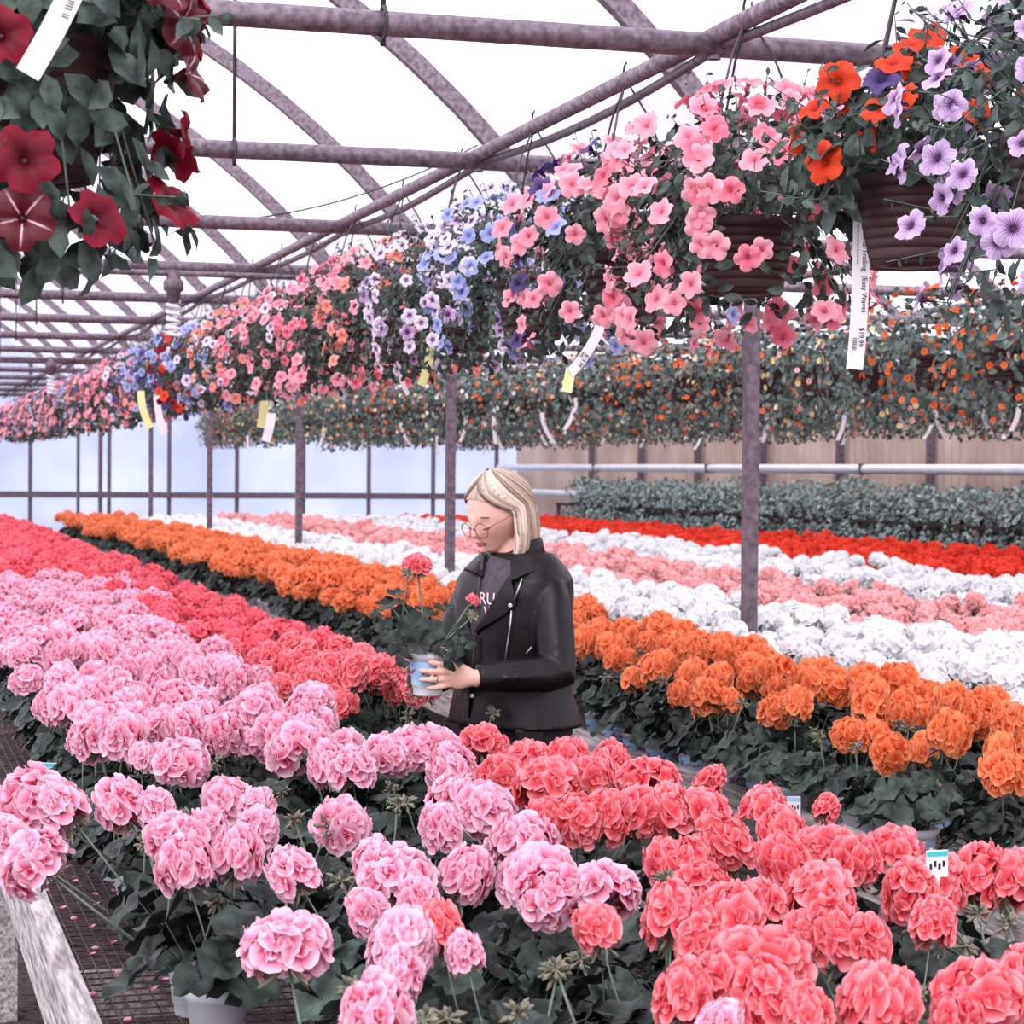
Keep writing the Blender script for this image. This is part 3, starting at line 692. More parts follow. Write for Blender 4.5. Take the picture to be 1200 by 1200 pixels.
for i in range(3):
    mb = MB(); H_ = ZH-.06-2.145
    for j in range(3):
        a = -YAW + j*2*PI/3 + i*.25 - .15
        d = Vector((cos(a), sin(a), 0)); mb.tube([Vector((0, 0, H_)), d*.07 + Z*(H_-.11), d*.145 + Z*(H_-.3), d*.142 + Z*.19], .0035, 5, 0, cap=False)
    mb.tube([(0, .03*sin(a), H_+.02+.035*cos(a)) for a in [2*PI*k/10 for k in range(9)]], .004, 5)
    HANG.append(mb.mesh('hanger', [M['wire']]))
def text(body, size, mat_, parent, mw, ext=.0003, offset=0):
    cu = bpy.data.curves.new('lettering', 'FONT'); cu.body = body; cu.size = size; cu.extrude = ext; cu.align_x = 'LEFT'; cu.align_y = 'CENTER'
    if offset: cu.offset = offset
    cu.materials.append(mat_); tmp = bpy.data.objects.new('lettering', cu); COL.objects.link(tmp); dg = bpy.context.evaluated_depsgraph_get()
    me = bpy.data.meshes.new_from_object(tmp.evaluated_get(dg)); bpy.data.objects.remove(tmp)
    if not me.materials: me.materials.append(mat_)
    o = bpy.data.objects.new('lettering', me); COL.objects.link(o); o.parent = parent; o.matrix_local = mw; return o
def price_tag(basket, top, bend, L_, W_, yellow=0, words=None, price=None):
    """a strip hanging from TOP (in the basket's frame), facing the camera; bend: (sideways at the tip, curve)"""
    rt = basket.matrix_basis.to_3x3().inverted() @ R0; fw = basket.matrix_basis.to_3x3().inverted() @ F0
    mb = MB(); n = 16; C_ = []
    for i in range(n+1):
        t_ = i/n; C_.append(Vector(top) - Z*(L_*t_*(1-.08*t_)) + rt*(bend[0]*t_**bend[1]) - fw*(.0 + .01*t_))
    rows = []
    for i, c in enumerate(C_):
        t_ = (C_[min(i+1, n)] - C_[max(i-1, 0)]).normalized(); s_ = t_.cross(fw).normalized()
        rows.append([c - s_*W_/2, c + s_*W_/2])
    mb.grid(rows); off = [[v + fw*.0008 for v in r] for r in rows]; mb.grid(off)
    o = build(mb, 'price_tag', M['tag_yellow'] if yellow == 1 else M['tag'], basket)
    def place(t0, side, body, size):
        i = int(t0*n); c = C_[i]; d = (C_[min(i+3, n)] - c).normalized(); s_ = Z.cross(d) if 0 else fw.cross(d).normalized()
        X = d; Zn = -fw; Y = Zn.cross(X).normalized(); mw = Matrix((X, Y, X.cross(Y))).transposed().to_4x4(); mw.translation = c - fw*.0015 + Y*side
        text(body, size, M['ink'], o, mw)
    if words:
        for (t0, side, body, size) in words: place(t0, side, body, size)
    return o
def basket(loc, label, cols, nfl, fsize, rx, up, dn, seed, gap=None, fol=None, lod=0, group='hanging petunia baskets of the near row', extra=None, hang=True, rz=0, gapf=None, weights=None):
    rng = random.Random(seed); t = tag(empty('hanging_basket', loc, rz), label, 'hanging basket', group)
    link('pot', BPOT, t)
    if hang: link('hanger', HANG[seed % 3], t)
    if fol: link('foliage', fol, t)
    for i in range(nfl):
        p, nn = mass_pt(rng, rx, up, dn, gapf or gap, inner=1.0)
        p = Vector((p.x*1.05, p.y*1.05, p.z + .01))
        c = rng.choices(cols, weights)[0] if weights else rng.choice(cols); f = link('petunia_flower', petm(c, lod)[rng.randrange(4)], t)
        nn = (nn + Vector((rng.uniform(-.45, .45), rng.uniform(-.45, .45), rng.uniform(-.45, .45))) - F0*.25).normalized()
        f.rotation_mode = 'QUATERNION'; f.rotation_quaternion = rot_to(nn, rng); f.location = p; s_ = fsize*rng.uniform(.8, 1.12); f.scale = (s_, s_, s_)
    return t
def byk(k):   # the k-th hook along the purlin
    d = 5.0 + .94*k; return (XB, (d - XB*sin(YAW))/cos(YAW), 2.145)
CD = -YAW - PI/2          # azimuth towards the camera
B0 = byk(0)
F_red = pfol(1, 420, .29, .30, .10, (.05, .085), (CD+.1, 1.0), 40, .62)
t0 = basket(B0, 'hanging brown pot of orange-red petunias with broad leaves and a long price tag', ['p_red', 'p_red', 'p_red', 'p_violet'], 30, .044, .29, .30, .05, 3, fol=F_red, gap=(CD, 1.25))
price_tag(t0, Vector((0, 0, .17)) - R0*.115 - F0*.02, (-.014, 3), .44, .038, words=[(.21, .008, 'Petunia-Trailing  (Easy Wave)', .0165), (.21, -.008, 'IIIIIII IIII II IIIII IIIIII III IIIII IIII IIII IIII II IIIIII', .0055), (.80, .008, '$19.99', .016), (.82, -.006, 'IIIIIIII', .014)])
F_pur = pfol(2, 800, .31, .34, .38, (.03, .055), None, 70, .5)
basket(byk(-.72), 'veined lilac petunias with dark throats trailing from the basket at the right edge', ['p_purple'], 120, .034, .34, .36, .42, 4, fol=F_pur)
F_pk = pfol(5, 900, .35, .30, .26, (.035, .06), (CD, .35), 90, .55)
t1 = basket((byk(1)[0], byk(1)[1], 2.155), 'large basket of pink petunias in a dark brown pot, second from the right', ['p_pink', 'p_pink', 'p_hot'], 200, .037, .39, .35, .34, 6, fol=F_pk, gap=(CD+.15, .3))
t2 = basket(byk(2), 'pink petunias over dark violet ones, third basket from the right, with two tags', ['p_pink', 'p_pink', 'p_violet', 'p_blue'], 150, .037, .38, .34, .32, 7, fol=F_pk, weights=[5, 2, 1.5, 1])
F_gr = pfol(8, 1000, .35, .31, .28, (.03, .055), None, 100, .5)
t3 = basket(byk(3), 'pale blue petunias in the fourth basket from the right', ['p_blue', 'p_blue', 'p_white'], 140, .032, .38, .34, .30, 9, fol=F_gr)
t4 = basket(byk(4), 'white petunias with dark purple eyes in the fifth basket from the right', ['p_white', 'p_white', 'p_purple'], 130, .031, .37, .33, .30, 10, fol=F_gr)
specs = [(['p_coral', 'p_coral', 'p_pink'], 'coral and salmon petunias in the sixth basket from the right'), (['p_pink', 'p_hot'], 'bright pink petunias in the seventh basket from the right'), (['p_pink', 'p_pink', 'p_white'], 'dense small pink petunias in the eighth basket from the right'),
         (['p_pink', 'p_hot', 'p_coral'], 'rose pink petunias in the ninth basket from the right'), (['p_coral', 'p_white'], 'salmon and white petunias in the tenth basket from the right'), (['p_white', 'p_blue'], 'white and pale blue petunias in the eleventh basket from the right'),
         (['p_red', 'p_crimson', 'p_blue'], 'dark red petunias in the twelfth basket from the right'), (['p_blue', 'p_violet'], 'deep blue petunias in the thirteenth basket from the right'), (['p_coral', 'p_blue'], 'salmon petunias in the fourteenth basket from the right'), (['p_white', 'p_violet'], 'white and violet petunias in the fifteenth basket from the right'), (['p_pink', 'p_hot'], 'rose pink petunias in the sixteenth basket from the right')]
tk = {}
for i, (c, lab) in enumerate(specs):
    tk[i] = basket(byk(5+i), lab, c, 150 if i < 5 else 120, .031 if i < 5 else .035, .37, .33, .30, 20+i, fol=[F_gr, F_pk][i % 2], lod=0 if i < 2 else 1)
# baskets further along are too small for separate flowers
def far_basket(color_list, seed, fs, nfl, rx, up, dn, lr, lm='pleaf', nl=260):
    rng = random.Random(seed); mb = MB()
    for i in range(nl):
        p, nn = mass_pt(rng, rx, up, dn, None, .5); simple_leaf(mb, p, nn, rng.uniform(*lr), rng, 0)
    fo = mb.mesh('foliage', [M[lm]]); mb = MB()
    for i in range(nfl):
        p, nn = mass_pt(rng, rx*1.04, up*1.04, dn, None, .95); nn = (nn + Vector((rng.uniform(-.4, .4),)*3)).normalized(); x, y, z_ = frame(nn); mi = rng.randrange(len(color_list)); u = rng.random()
        vs = [p - z_*fs*.3]; uvs = [(u, .0)]
        for q in range(10): a = q*.628; k = fs*(1 if q % 2 else .86); vs.append(p + x*(k*cos(a)) + y*(k*sin(a))); uvs.append((u, 1))
        mb.add(vs, [(0, 1+q, 1+(q+1) % 10) for q in range(10)], mi, uvs)
    fl = mb.mesh('blossoms', [P[c] for c in color_list]); mb = MB()
    H_ = ZH-.06-2.145
    for j in range(3): a = j*2.1; mb.tube([(0, 0, H_), (.14*cos(a), .14*sin(a), .19)], .003, 3, 0, cap=False)
    return fo, fl, mb.mesh('hanger', [M['wire']])
def put_far(fb_, loc, rz, label, group, s_=1.):
    t = tag(empty('hanging_basket', loc, rz), label, 'hanging basket', group); link('pot', BPOT, t); 
    o = link('foliage', fb_[0], t); o.scale = (s_, s_, s_); o = link('blossoms', fb_[1], t); o.scale = (s_, s_, s_); tag(o, kind='stuff'); link('hanger', fb_[2], t); return t
fb = [far_basket(c, 60+i, .034, 130, .38, .31, .30, (.05, .08), nl=420) for i, c in enumerate((['p_hot', 'p_pink'], ['p_blue', 'p_white'], ['p_coral', 'p_pink'], ['p_violet', 'p_pink']))]
for k in range(16, 34):
    put_far(fb[(k*7) % 4], byk(k), k, 'small distant petunia basket at the far left end of the near row', 'distant petunia baskets of the near row')
P['s_orange'] = petal_mat('small_orange_flower', [(0, (214, 80, 30)), (1, (240, 120, 60))])
P['s_yellow'] = petal_mat('small_cream_flower', [(0, (220, 190, 110)), (1, (246, 226, 180))])
sb = [far_basket(c, 70+i, .021, nf, .41, .36, .34, (.035, .07), 'bleaf', 700) for i, (c, nf) in enumerate(((['s_orange'], 110), (['s_orange', 's_yellow'], 60), (['s_yellow', 'salmon'], 50), (['s_orange', 'white'], 70)))]
for xr, lab, y0 in ((5.75, 'second row of hanging baskets, small-leaved plants with tiny orange flowers', 8.2), (7.9, 'third row of hanging baskets, small-leaved plants', 10.3), (10.1, 'row of hanging baskets nearest the side wall', 13.5)):
    y = y0; i = 0
    while y < 38:
        rz = R.random()*6; o = put_far(sb[R.randrange(4) if i else 0], (xr, y, 2.16 + R.uniform(-.03, .03)), rz, 'leafy basket in the ' + lab, lab, R.uniform(.82, 1.22))
        if R.random() < .3:
            mb = MB(); a = R.uniform(-.03, .03); mb.grid([[Vector((q, 0, -.26*t_ )) + Vector((a*t_*t_*4, 0, 0)) for q in (-.018, .018)] for t_ in (0, .3, .6, .8, 1)])
            p_ = build(mb, 'price_tag', M['tag'], o); p_.rotation_euler[2] = -rz - YAW
            p_.location = Matrix.Rotation(-rz, 3, 'Z') @ Vector((R.uniform(-.3, 0), -.38, R.uniform(0, .1)))
        y += .78 + R.uniform(-.06, .06); i += 1
    mb = MB(); mb.bar((xr, 6, 2.93), (xr, ZE, 2.93), .026, 8); tag(build(mb, 'purlin_pipe', M['steel']), 'grey pipe carrying the ' + lab.split(',')[0], 'pipe')
# tags of the near row
def tag_at(b, px0, py0, L_, W_, bend, yellow=0, words=None):
    d = (b.location - CAM).dot(FWD) - .38; p = at(px0, py0, d) - b.location; return price_tag(b, p, bend, L_, W_, yellow, words)
tag_at(t2, 703, 382, .15, .030, (-.085, 1.3), 0, [(.62, .006, '$19.99', .016), (.62, -.007, 'IIIIII', .012)])
tag_at(t2, 669, 432, .075, .030, (-.012, 1), 1)
tag_at(tk[0], 505, 403, .19, .036, (-.04, 1.6), 1, [(.08, .007, 'IIIIII III IIII', .013), (.08, -.007, 'IIII III IIIII II', .010)])
tag_at(tk[4], 310, 470, .17, .05, (-.02, 1.5), 1); tag_at(tk[3], 318, 484, .17, .05, (-.03, 1.5), 0)
tag_at(tk[6], 165, 458, .27, .05, (.07, 2), 1); tag_at(tk[7], 184, 462, .30, .05, (.06, 2), 0); tag_at(tk[1], 466, 425, .16, .02, (.05, 1.5), 0)
# the dark crimson basket close to the camera, top left
BL = at(25, 165, 3.05)
F_dk = pfol(31, 1000, .22, .24, .33, (.05, .075), None, 46, .62, soft=.8)
tl = basket((BL.x, BL.y, BL.z-.05), 'basket of dark crimson petunias with white stripes at the top left corner', ['p_star', 'p_crimson'], 60, .040, .235, .24, .32, 33, fol=F_dk, hang=False, group=None)
mb = MB(); mb.bar((0, 0, .19), (0, 0, 3.9-tl.location.z), .004, 5)
for j in range(3): a = j*2.1; mb.tube([(0, 0, .62), (.142*cos(a), .142*sin(a), .19)], .003, 4)
build(mb, 'hanger', M['wire'], tl)
price_tag(tl, at(92, -30, 2.72) - tl.location, (-.06, 1.1), .135, .031, words=[(.05, .004, 'IIII III IIII II', .014)])

# ------------------------------------------------------------------ the person
PX, PD, SCP = 603., 6.3, FPX/6.3
G = at(PX, 550, PD); G = Vector((G.x, G.y, 0))
person = tag(empty('person', G, -YAW), 'person with blond hair, round glasses and black leather jacket, looking down at a potted flower', 'person')
def lp(px, py, a=0.):        # photo pixel + distance away from the body's axis -> the person's own frame (r, a, z)
    return Vector(((px-PX)/SCP, a, 1.68 - (py-550.02)/SCP))
fv = Vector((-.75, -.66, 0)).normalized(); lv = Vector((.66, -.75, 0)).normalized()
def bp(l, f, z): return lv*l + fv*f + Z*z
M['skin'] = mat('skin', (218, 164, 148), (232, 184, 168), rough=.5, scale=5)
M['lip'] = mat('lips', (176, 92, 96), rough=.4); M['brow'] = mat('eyebrow', (122, 88, 76), rough=.7); M['lash'] = mat('lashes', (58, 40, 40), rough=.7)
M['leather'] = mat('black_leather', (10, 6, 8), (24, 17, 20), rough=.42, scale=14, spec=.3, bump=.35)
M['shirt'] = mat('charcoal_shirt', (66, 58, 66), (82, 72, 82), rough=.9, scale=60)
M['trouser'] = mat('black_trousers', (22, 20, 26), (36, 33, 42), rough=.8, scale=40)
M['metal'] = mat('bright_metal', (200, 190, 188), rough=.3, metal=.8)
M['gold'] = mat('rose_gold', (150, 100, 88), rough=.35, metal=.6)
def hair_material():
    mt, nt, ns, L = newmat('blond_hair'); o = ns.new('ShaderNodeOutputMaterial'); b = ns.new('ShaderNodeBsdfPrincipled'); L.new(b.outputs[0], o.inputs[0]); b.inputs['Roughness'].default_value = .42
    uv = ns.new('ShaderNodeUVMap'); sp = ns.new('ShaderNodeSeparateXYZ'); L.new(uv.outputs[0], sp.inputs[0]); r = ramp(ns, [(0, (112, 90, 82)), (.3, (160, 136, 122)), (.65, (200, 178, 162)), (1, (232, 214, 200))]); L.new(sp.outputs[0], r.inputs[0]); L.new(r.outputs[0], b.inputs['Base Color']); return mt
M['hair'] = hair_material()
TR_ = [(.86, .175, .125, -.01), (.95, .180, .130, -.01), (1.05, .160, .118, 0), (1.15, .150, .112, 0), (1.25, .165, .118, .0), (1.33, .172, .118, 0), (1.37, .172, .106, -.005), (1.40, .150, .092, -.01), (1.43, .112, .076, -.012), (1.455, .078, .062, -.012), (1.475, .06, .052, -.012)]
def torso_at(z, grow=0.):
    T = TR_
    if z <= T[0][0]: a = b = T[0]; k = 0
    elif z >= T[-1][0]: a = b = T[-1]; k = 0
    else:
        for i in range(len(T)-1):
            if T[i][0] <= z <= T[i+1][0]: a, b = T[i], T[i+1]; k = (z-a[0])/(b[0]-a[0]); break
    return [a[j]+(b[j]-a[j])*k for j in range(1, 4)]
def ring(z, grow, n=40, p=2.4):
    rl, rf, c = torso_at(z); rl += grow; rf += grow; out = []
    for i in range(n):
        a = 2*PI*i/n; ca, sa = cos(a), sin(a)
        out.append(bp(rl*abs(sa)**(2/p)*(1 if sa > 0 else -1), c + rf*abs(ca)**(2/p)*(1 if ca > 0 else -1), z))
    return out
def surf(px, py, off=.0, grow=.02):
    """visible front point of the jacket hull that projects to a photo pixel"""
    q = lp(px, py); z = min(q.z, 1.46); rl, rf, c = torso_at(z); rl += grow+off; rf += grow+off; best = None
    for i in range(361):
        th = math.radians(i/360*230 - 100); ca, sa = cos(th), sin(th); p = 2.4
        v = bp(rl*abs(sa)**(2/p)*(1 if sa > 0 else -1), c + rf*abs(ca)**(2/p)*(1 if ca > 0 else -1), z)
        e = abs(v.x - q.x) + (0 if v.y < .06 else 1)
        if best is None or e < best[0]: best = (e, v)
    v = best[1].copy(); v.z = q.z; return v
def loft(mb, rings, mi=0):
    n = len(rings[0]); vs = [v for r in rings for v in r]
    fs = [(i*n+j, i*n+(j+1) % n, (i+1)*n+(j+1) % n, (i+1)*n+j) for i in range(len(rings)-1) for j in range(n)]
    fs += [tuple(range(n-1, -1, -1)), tuple((len(rings)-1)*n+j for j in range(n))]
    mb.add(vs, fs, mi)
def remesh(o, v, smooth=2, disp=None):
    m_ = o.modifiers.new('remesh', 'REMESH'); m_.mode = 'VOXEL'; m_.voxel_size = v; m_.use_smooth_shade = True
    if smooth: s_ = o.modifiers.new('smooth', 'SMOOTH'); s_.factor = .5; s_.iterations = smooth
# skeleton points (r, a, z)
SHL, ELL, WRL = bp(.152, 0, 1.352), Vector((.125, -.20, 1.12)), Vector((-.105, -.285, 1.112))
SHR, ELR, WRR = bp(-.152, 0, 1.352), Vector((-.20, .03, 1.12)), Vector((-.20, -.12, 1.09))
POTC = Vector(((507-PX)/SCP, -.25, 1.062))       # base centre of the held pot
HC = lp(583, 600, -.02)                              # head centre
tilt = math.radians(20); hf = (fv*cos(tilt) - Z*sin(tilt)).normalized(); hl_ = lv; hu = hf.cross(hl_).normalized()
if hu.z < 0: hu = -hu
def hp(f, l, u): return HC + hf*f + hl_*l + hu*u
mb = MB()
# head
NL, NT = 56, 44; rows = []
def gs(x, s_): return math.exp(-(x/s_)**2)
for i in range(NT+1):
    th = PI*i/NT; row = []
    for j in range(NL):
        ph = 2*PI*j/NL; cf, cl, cu_ = sin(th)*cos(ph), sin(th)*sin(ph), cos(th)
        f, l, u = .096*cf, .074*cl, .115*cu_
        if cf > 0:
            front = cf**1.5
            f = .092*cf if u > -.02 else .092*cf*(1 - .10*((-u-.02)/.095))
            l *= 1 - .34*max(0, -u-.02)/.095                               # narrowing to the chin
            f += .027*gs(l, .0105)*gs(u+.034, .012)*front + .014*gs(l, .009)*gs(u+.012, .02)*front   # nose
            f -= .009*(gs(l-.032, .016)+gs(l+.032, .016))*gs(u+.008, .013)*front    # eye sockets
            f += .006*(gs(l-.032, .013)+gs(l+.032, .013))*gs(u+.012, .008)*front    # lids
            f += .004*gs(u-.012, .012)*front*gs(l, .05)                     # brow
            f += .007*gs(l, .019)*gs(u+.062, .010)*front                    # mouth
            f -= .004*gs(l, .02)*gs(u+.076, .006)*front
            f += .027*gs(l, .024)*gs(u+.094, .022)*cf**.5                     # chin
            f += .004*(gs(l-.045, .02)+gs(l+.045, .02))*gs(u+.035, .022)*front  # cheeks
        else:
            l *= 1 - .2*max(0, -u-.03)/.085; f *= 1 - .35*max(0, -u-.02)/.095
        row.append(hp(f, l, u))
    rows.append(row)
vs = [hp(0, 0, .115)] + [v for r in rows[1:-1] for v in r] + [hp(.012, 0, -.115)]; n = NL
fs = [(0, 1+j, 1+(j+1) % n) for j in range(n)]
for i in range(NT-2): fs += [(1+i*n+j, 1+(i+1)*n+j, 1+(i+1)*n+(j+1) % n, 1+i*n+(j+1) % n) for j in range(n)]
e = len(vs)-1; fs += [(e, 1+(NT-2)*n+(j+1) % n, 1+(NT-2)*n+j) for j in range(n)]
mb.add(vs, fs)
for s_ in (-1, 1): mb.tube([hp(-.012, s_*.070, -.035), hp(-.01, s_*.082, -.015), hp(-.015, s_*.082, .008)], [.009, .013, .010], 8, flat=[.006]*3)   # ears
mb.tube([hp(-.03, 0, -.03), hp(-.035, 0, -.085), bp(0, -.005, 1.47), bp(0, -.01, 1.40)], [.05, .052, .054, .075], 20)      # neck
loft(mb, [ring(z, -.016) for z in (.84, .95, 1.05, 1.15, 1.25, 1.33, 1.37, 1.40, 1.43, 1.445)])
def arm_hand(S, E, W, side):
    mb.tube([S, S.lerp(E, .5), E, E.lerp(W, .4), W], [.045, .042, .036, .034, .024], 14)
arm_hand(SHL, ELL, WRL, 1); arm_hand(SHR, ELR, WRR, -1)
def around(ang, rad, z): a = math.radians(ang); return Vector((POTC.x + rad*cos(a), POTC.y + rad*sin(a), z))
# left hand: on the camera's side of the pot
k0 = around(-22, .066, 1.12)
mb.tube([WRL + Vector((.02, .0, 0)), WRL, WRL.lerp(k0, .45), WRL.lerp(k0, .85), k0], [.02, .022, .035, .039, .034], 14, flat=[.016, .017, .016, .014, .012], up=Z)
for zt, zb, a1, r_ in ((1.158, 1.146, -88, .0082), (1.135, 1.128, -113, .0086), (1.110, 1.110, -113, .0084), (1.086, 1.093, -92, .0074)):
    pts = [around(-12, .066, zb)] + [around(-30 + (a1+30)*t_, rr, zb + (zt-zb)*t_) for t_, rr in ((0, .069), (.3, .070), (.6, .067), (.85, .0625), (1, .060))]
    mb.tube(pts, [r_*1.05, r_*1.08, r_, r_*.98, r_*.85, r_*.55], 10)
mb.tube([WRL.lerp(k0, .5) + Vector((0, .012, .012)), around(5, .07, 1.15), around(38, .067, 1.178), around(58, .062, 1.19)], [.013, .0115, .0095, .006], 10)
# right hand: behind the pot
k1 = around(100, .068, 1.11)
mb.tube([WRR, WRR.lerp(k1, .5), k1], [.02, .032, .03], 12, flat=[.016, .015, .012], up=Z)
for zt, a1 in ((1.15, 180), (1.128, 188), (1.106, 188), (1.085, 176)):
    mb.tube([around(100, .066, zt), around(125, .067, zt), around(150, .066, zt), around(a1, .061, zt)], [.009, .0085, .008, .005], 9)
mb.tube([k1 + Z*.02, around(75, .067, 1.165), around(52, .062, 1.18)], [.012, .010, .006], 9)
# legs
for s_ in (-1, 1):
    mb.tube([bp(s_*.085, -.005, .9), bp(s_*.09, 0, .7), bp(s_*.09, .01, .48), bp(s_*.095, -.01, .3), bp(s_*.095, -.02, .06)], [.085, .075, .055, .05, .034], 16)
    mb.tube([bp(s_*.095, -.05, .035), bp(s_*.1, .05, .035), bp(s_*.105, .16, .025)], [.032, .034, .022], 12)
body = build(mb, 'body', M['skin'], person); remesh(body, .0045, 1)
# face details
def patch(pts, name, mat_, r, parent=None): mb = MB(); mb.tube(pts, r, 6); return build(mb, name, mat_, parent or person)
mb = MB(); mb.tube([hp(.083, -.019, -.061), hp(.092, -.010, -.0585), hp(.0945, 0, -.0595), hp(.092, .010, -.0585), hp(.083, .019, -.061)], [.001, .0034, .0036, .0034, .001], 6)
mb.tube([hp(.082, -.017, -.063), hp(.090, -.009, -.0665), hp(.092, 0, -.0675), hp(.090, .009, -.0665), hp(.082, .017, -.063)], [.001, .0036, .0044, .0036, .001], 6); build(mb, 'lips', M['lip'], person)
for s_ in (-1, 1):
    mb = MB(); mb.tube([hp(.0825, s_*.016, .010), hp(.0825, s_*.03, .015), hp(.072, s_*.048, .011)], [.0026, .0038, .0018], 5); build(mb, 'eyebrow', M['brow'], person)
    mb = MB(); mb.tube([hp(.080, s_*.018, -.017), hp(.0825, s_*.026, -.0205), hp(.079, s_*.036, -.0205), hp(.070, s_*.046, -.016)], [.0014, .0026, .0028, .0014], 5); build(mb, 'eyelashes', M['lash'], person)
# glasses
gl = tag(empty('glasses', (0, 0, 0)), None); gl.parent = person
for s_ in (-1, 1):
    mb = MB(); c = hp(.098, s_*.033, -.019); ex = (hl_ - hf*(.18*s_)).normalized(); mb.tube([c + ex*(.0225*cos(a)) + hu*(.0215*sin(a)) for a in [2*PI*i/28 for i in range(29)]], .0013, 6, cap=False); build(mb, 'rim', M['gold'], gl)
    mb = MB(); mb.tube([hp(.094, s_*.057, -.012), hp(.04, s_*.078, -.004), hp(-.01, s_*.08, .002)], .0012, 6); build(mb, 'temple', M['gold'], gl)
mb = MB(); mb.tube([hp(.101, -.0095, -.015), hp(.105, 0, -.011), hp(.101, .0095, -.015)], .0011, 6); build(mb, 'bridge', M['gold'], gl)
# hair: many flat locks from a side parting, over the skull and straight down
mb = MB(); hr = random.Random(77)
def skull(al, ph, k=1.0):
    return hp(.109*k*sin(al)*cos(ph) - .014, .081*k*sin(al)*sin(ph), .119*k*cos(al) + .001)
rows = []; uvs = []
for i in range(15):
    row = []
    for j in range(49):
        ph = 2*PI*j/48; front = max(0, cos(ph)); lim = math.radians(118 - 62*front**.6); al = lim*i/14
        row.append(skull(al, ph, 1.015)); uvs.append((.25 + .3*(.5+.5*sin(j*2.3)), i/14))
    rows.append(row)
mb.grid(rows, 0, uvs)
def lock(ph0, ph1, al1, tipz, k, w_, out=0.):
    pts = []; n1 = 9
    for i in range(n1+1):
        t_ = i/n1; al = math.radians(8) + (al1 - math.radians(8))*t_**.8; ph = ph0 + (ph1-ph0)*t_**1.4; pts.append(skull(al, ph, k))
    last = pts[-1]; dirh = Vector((last.x-HC.x, last.y-HC.y, 0)); dl = dirh.normalized()
    if last.z > tipz:
        for t_ in (.2, .4, .6, .8, 1.0):
            pts.append(Vector((last.x, last.y, last.z + (tipz-last.z)*t_)) + dl*(.012*sin(t_*PI) + out*t_ - .012*t_*t_) )
    n_ = len(pts); rad = [w_*(.45 + .55*min(1, i/4)) * (1 if i < n_-3 else (.9, .7, .3)[i-(n_-3)]) for i in range(n_)]
    u = hr.random(); b = len(mb.v); vs = []; uv = []
    for i, p in enumerate(pts):
        t = (pts[min(i+1, n_-1)] - pts[max(i-1, 0)]).normalized(); o_ = (p - HC); o_ = (o_ - t*o_.dot(t)).normalized(); s_ = t.cross(o_).normalized()
        for j in range(6): a = 2*PI*j/6; vs.append(p + s_*(rad[i]*cos(a)) + o_*(rad[i]*.35*sin(a))); uv.append((min(1, max(0, u*.8 + .1 + (.1 if i > 8 else 0) - (.1 if i < 2 else 0))), i/n_))
    mb.add(vs, [(i*6+j, i*6+(j+1) % 6, (i+1)*6+(j+1) % 6, (i+1)*6+j) for i in range(n_-1) for j in range(6)], 0, uv)
for i in range(340):
    ph = math.radians(hr.uniform(80, 250)); left = ph < PI      # her left side is towards the camera
    k = hr.uniform(.97, 1.04)
    tipz = hr.uniform(1.385, 1.42) if ph < 1.9 else hr.uniform(1.41, 1.45)
    st = math.radians(30) + (ph-math.radians(30))*.6 if left else 2*PI - (2*PI - ph)*.6
    lock(st, ph, math.radians(hr.uniform(84, 98)), tipz, k, hr.uniform(.004, .0075), hr.uniform(0, .008))
for i in range(44):   # hair swept off the forehead, to each side of the parting
    near_ = i % 3 < 2; q = (i+.5)/44
    if near_: lock(math.radians(4 + 56*q), math.radians(84 + 14*q), math.radians(86 + 3*hr.random()), 1.39 + .03*hr.random(), 1.035 + .012*(i % 2), .0085, .002)
    else: lock(math.radians(14 - 60*q), math.radians(-80 - 15*q), math.radians(80), 9, 1.035 + .01*(i % 2), .0085)
build(mb, 'hair', M['hair'], person)
# jacket: hull of torso and sleeves
mb = MB()
zs = [.955, .97, 1.0, 1.05, 1.1, 1.15, 1.2, 1.25, 1.3, 1.33, 1.35, 1.37, 1.385, 1.40, 1.415, 1.43, 1.445]
def jring(z):
    g_ = .018 + (.014*max(0, (1.1-z)/.15)); return ring(z, g_)
loft(mb, [jring(z) for z in zs])
def sleeve(S, E, W):
    a = S.lerp(E, .33) ; pts = [S + (S-E).normalized()*.012, S.lerp(E, .2), S.lerp(E, .5), S.lerp(E, .85), E, E.lerp(W, .12), E.lerp(W, .4), E.lerp(W, .75), E.lerp(W, .97)]
    mb.tube(pts, [.045, .058, .057, .053, .054, .052, .047, .041, .037], 20)
    for i, t_ in enumerate((.25, .36, .5, .62)):
        c = E.lerp(W, t_); d = (W-E).normalized(); 
        mb.tube([c + Z*.036 + d*.01, c + Vector((0, -.044, 0)), c - Z*.038 - d*.02], [.004, .012, .004], 8)
    for t_ in (.5, .66, .8, .92):
        c = S.lerp(E, t_); d = (E-S).normalized(); mb.tube([c + d.cross(Vector((0, 1, 0)))*.047, c + Vector((0, -.052, 0)), c - d.cross(Vector((0, 1, 0)))*.047 + d*.02], [.004, .010, .004], 8)
sleeve(SHL, ELL, WRL); sleeve(SHR, ELR, WRR)
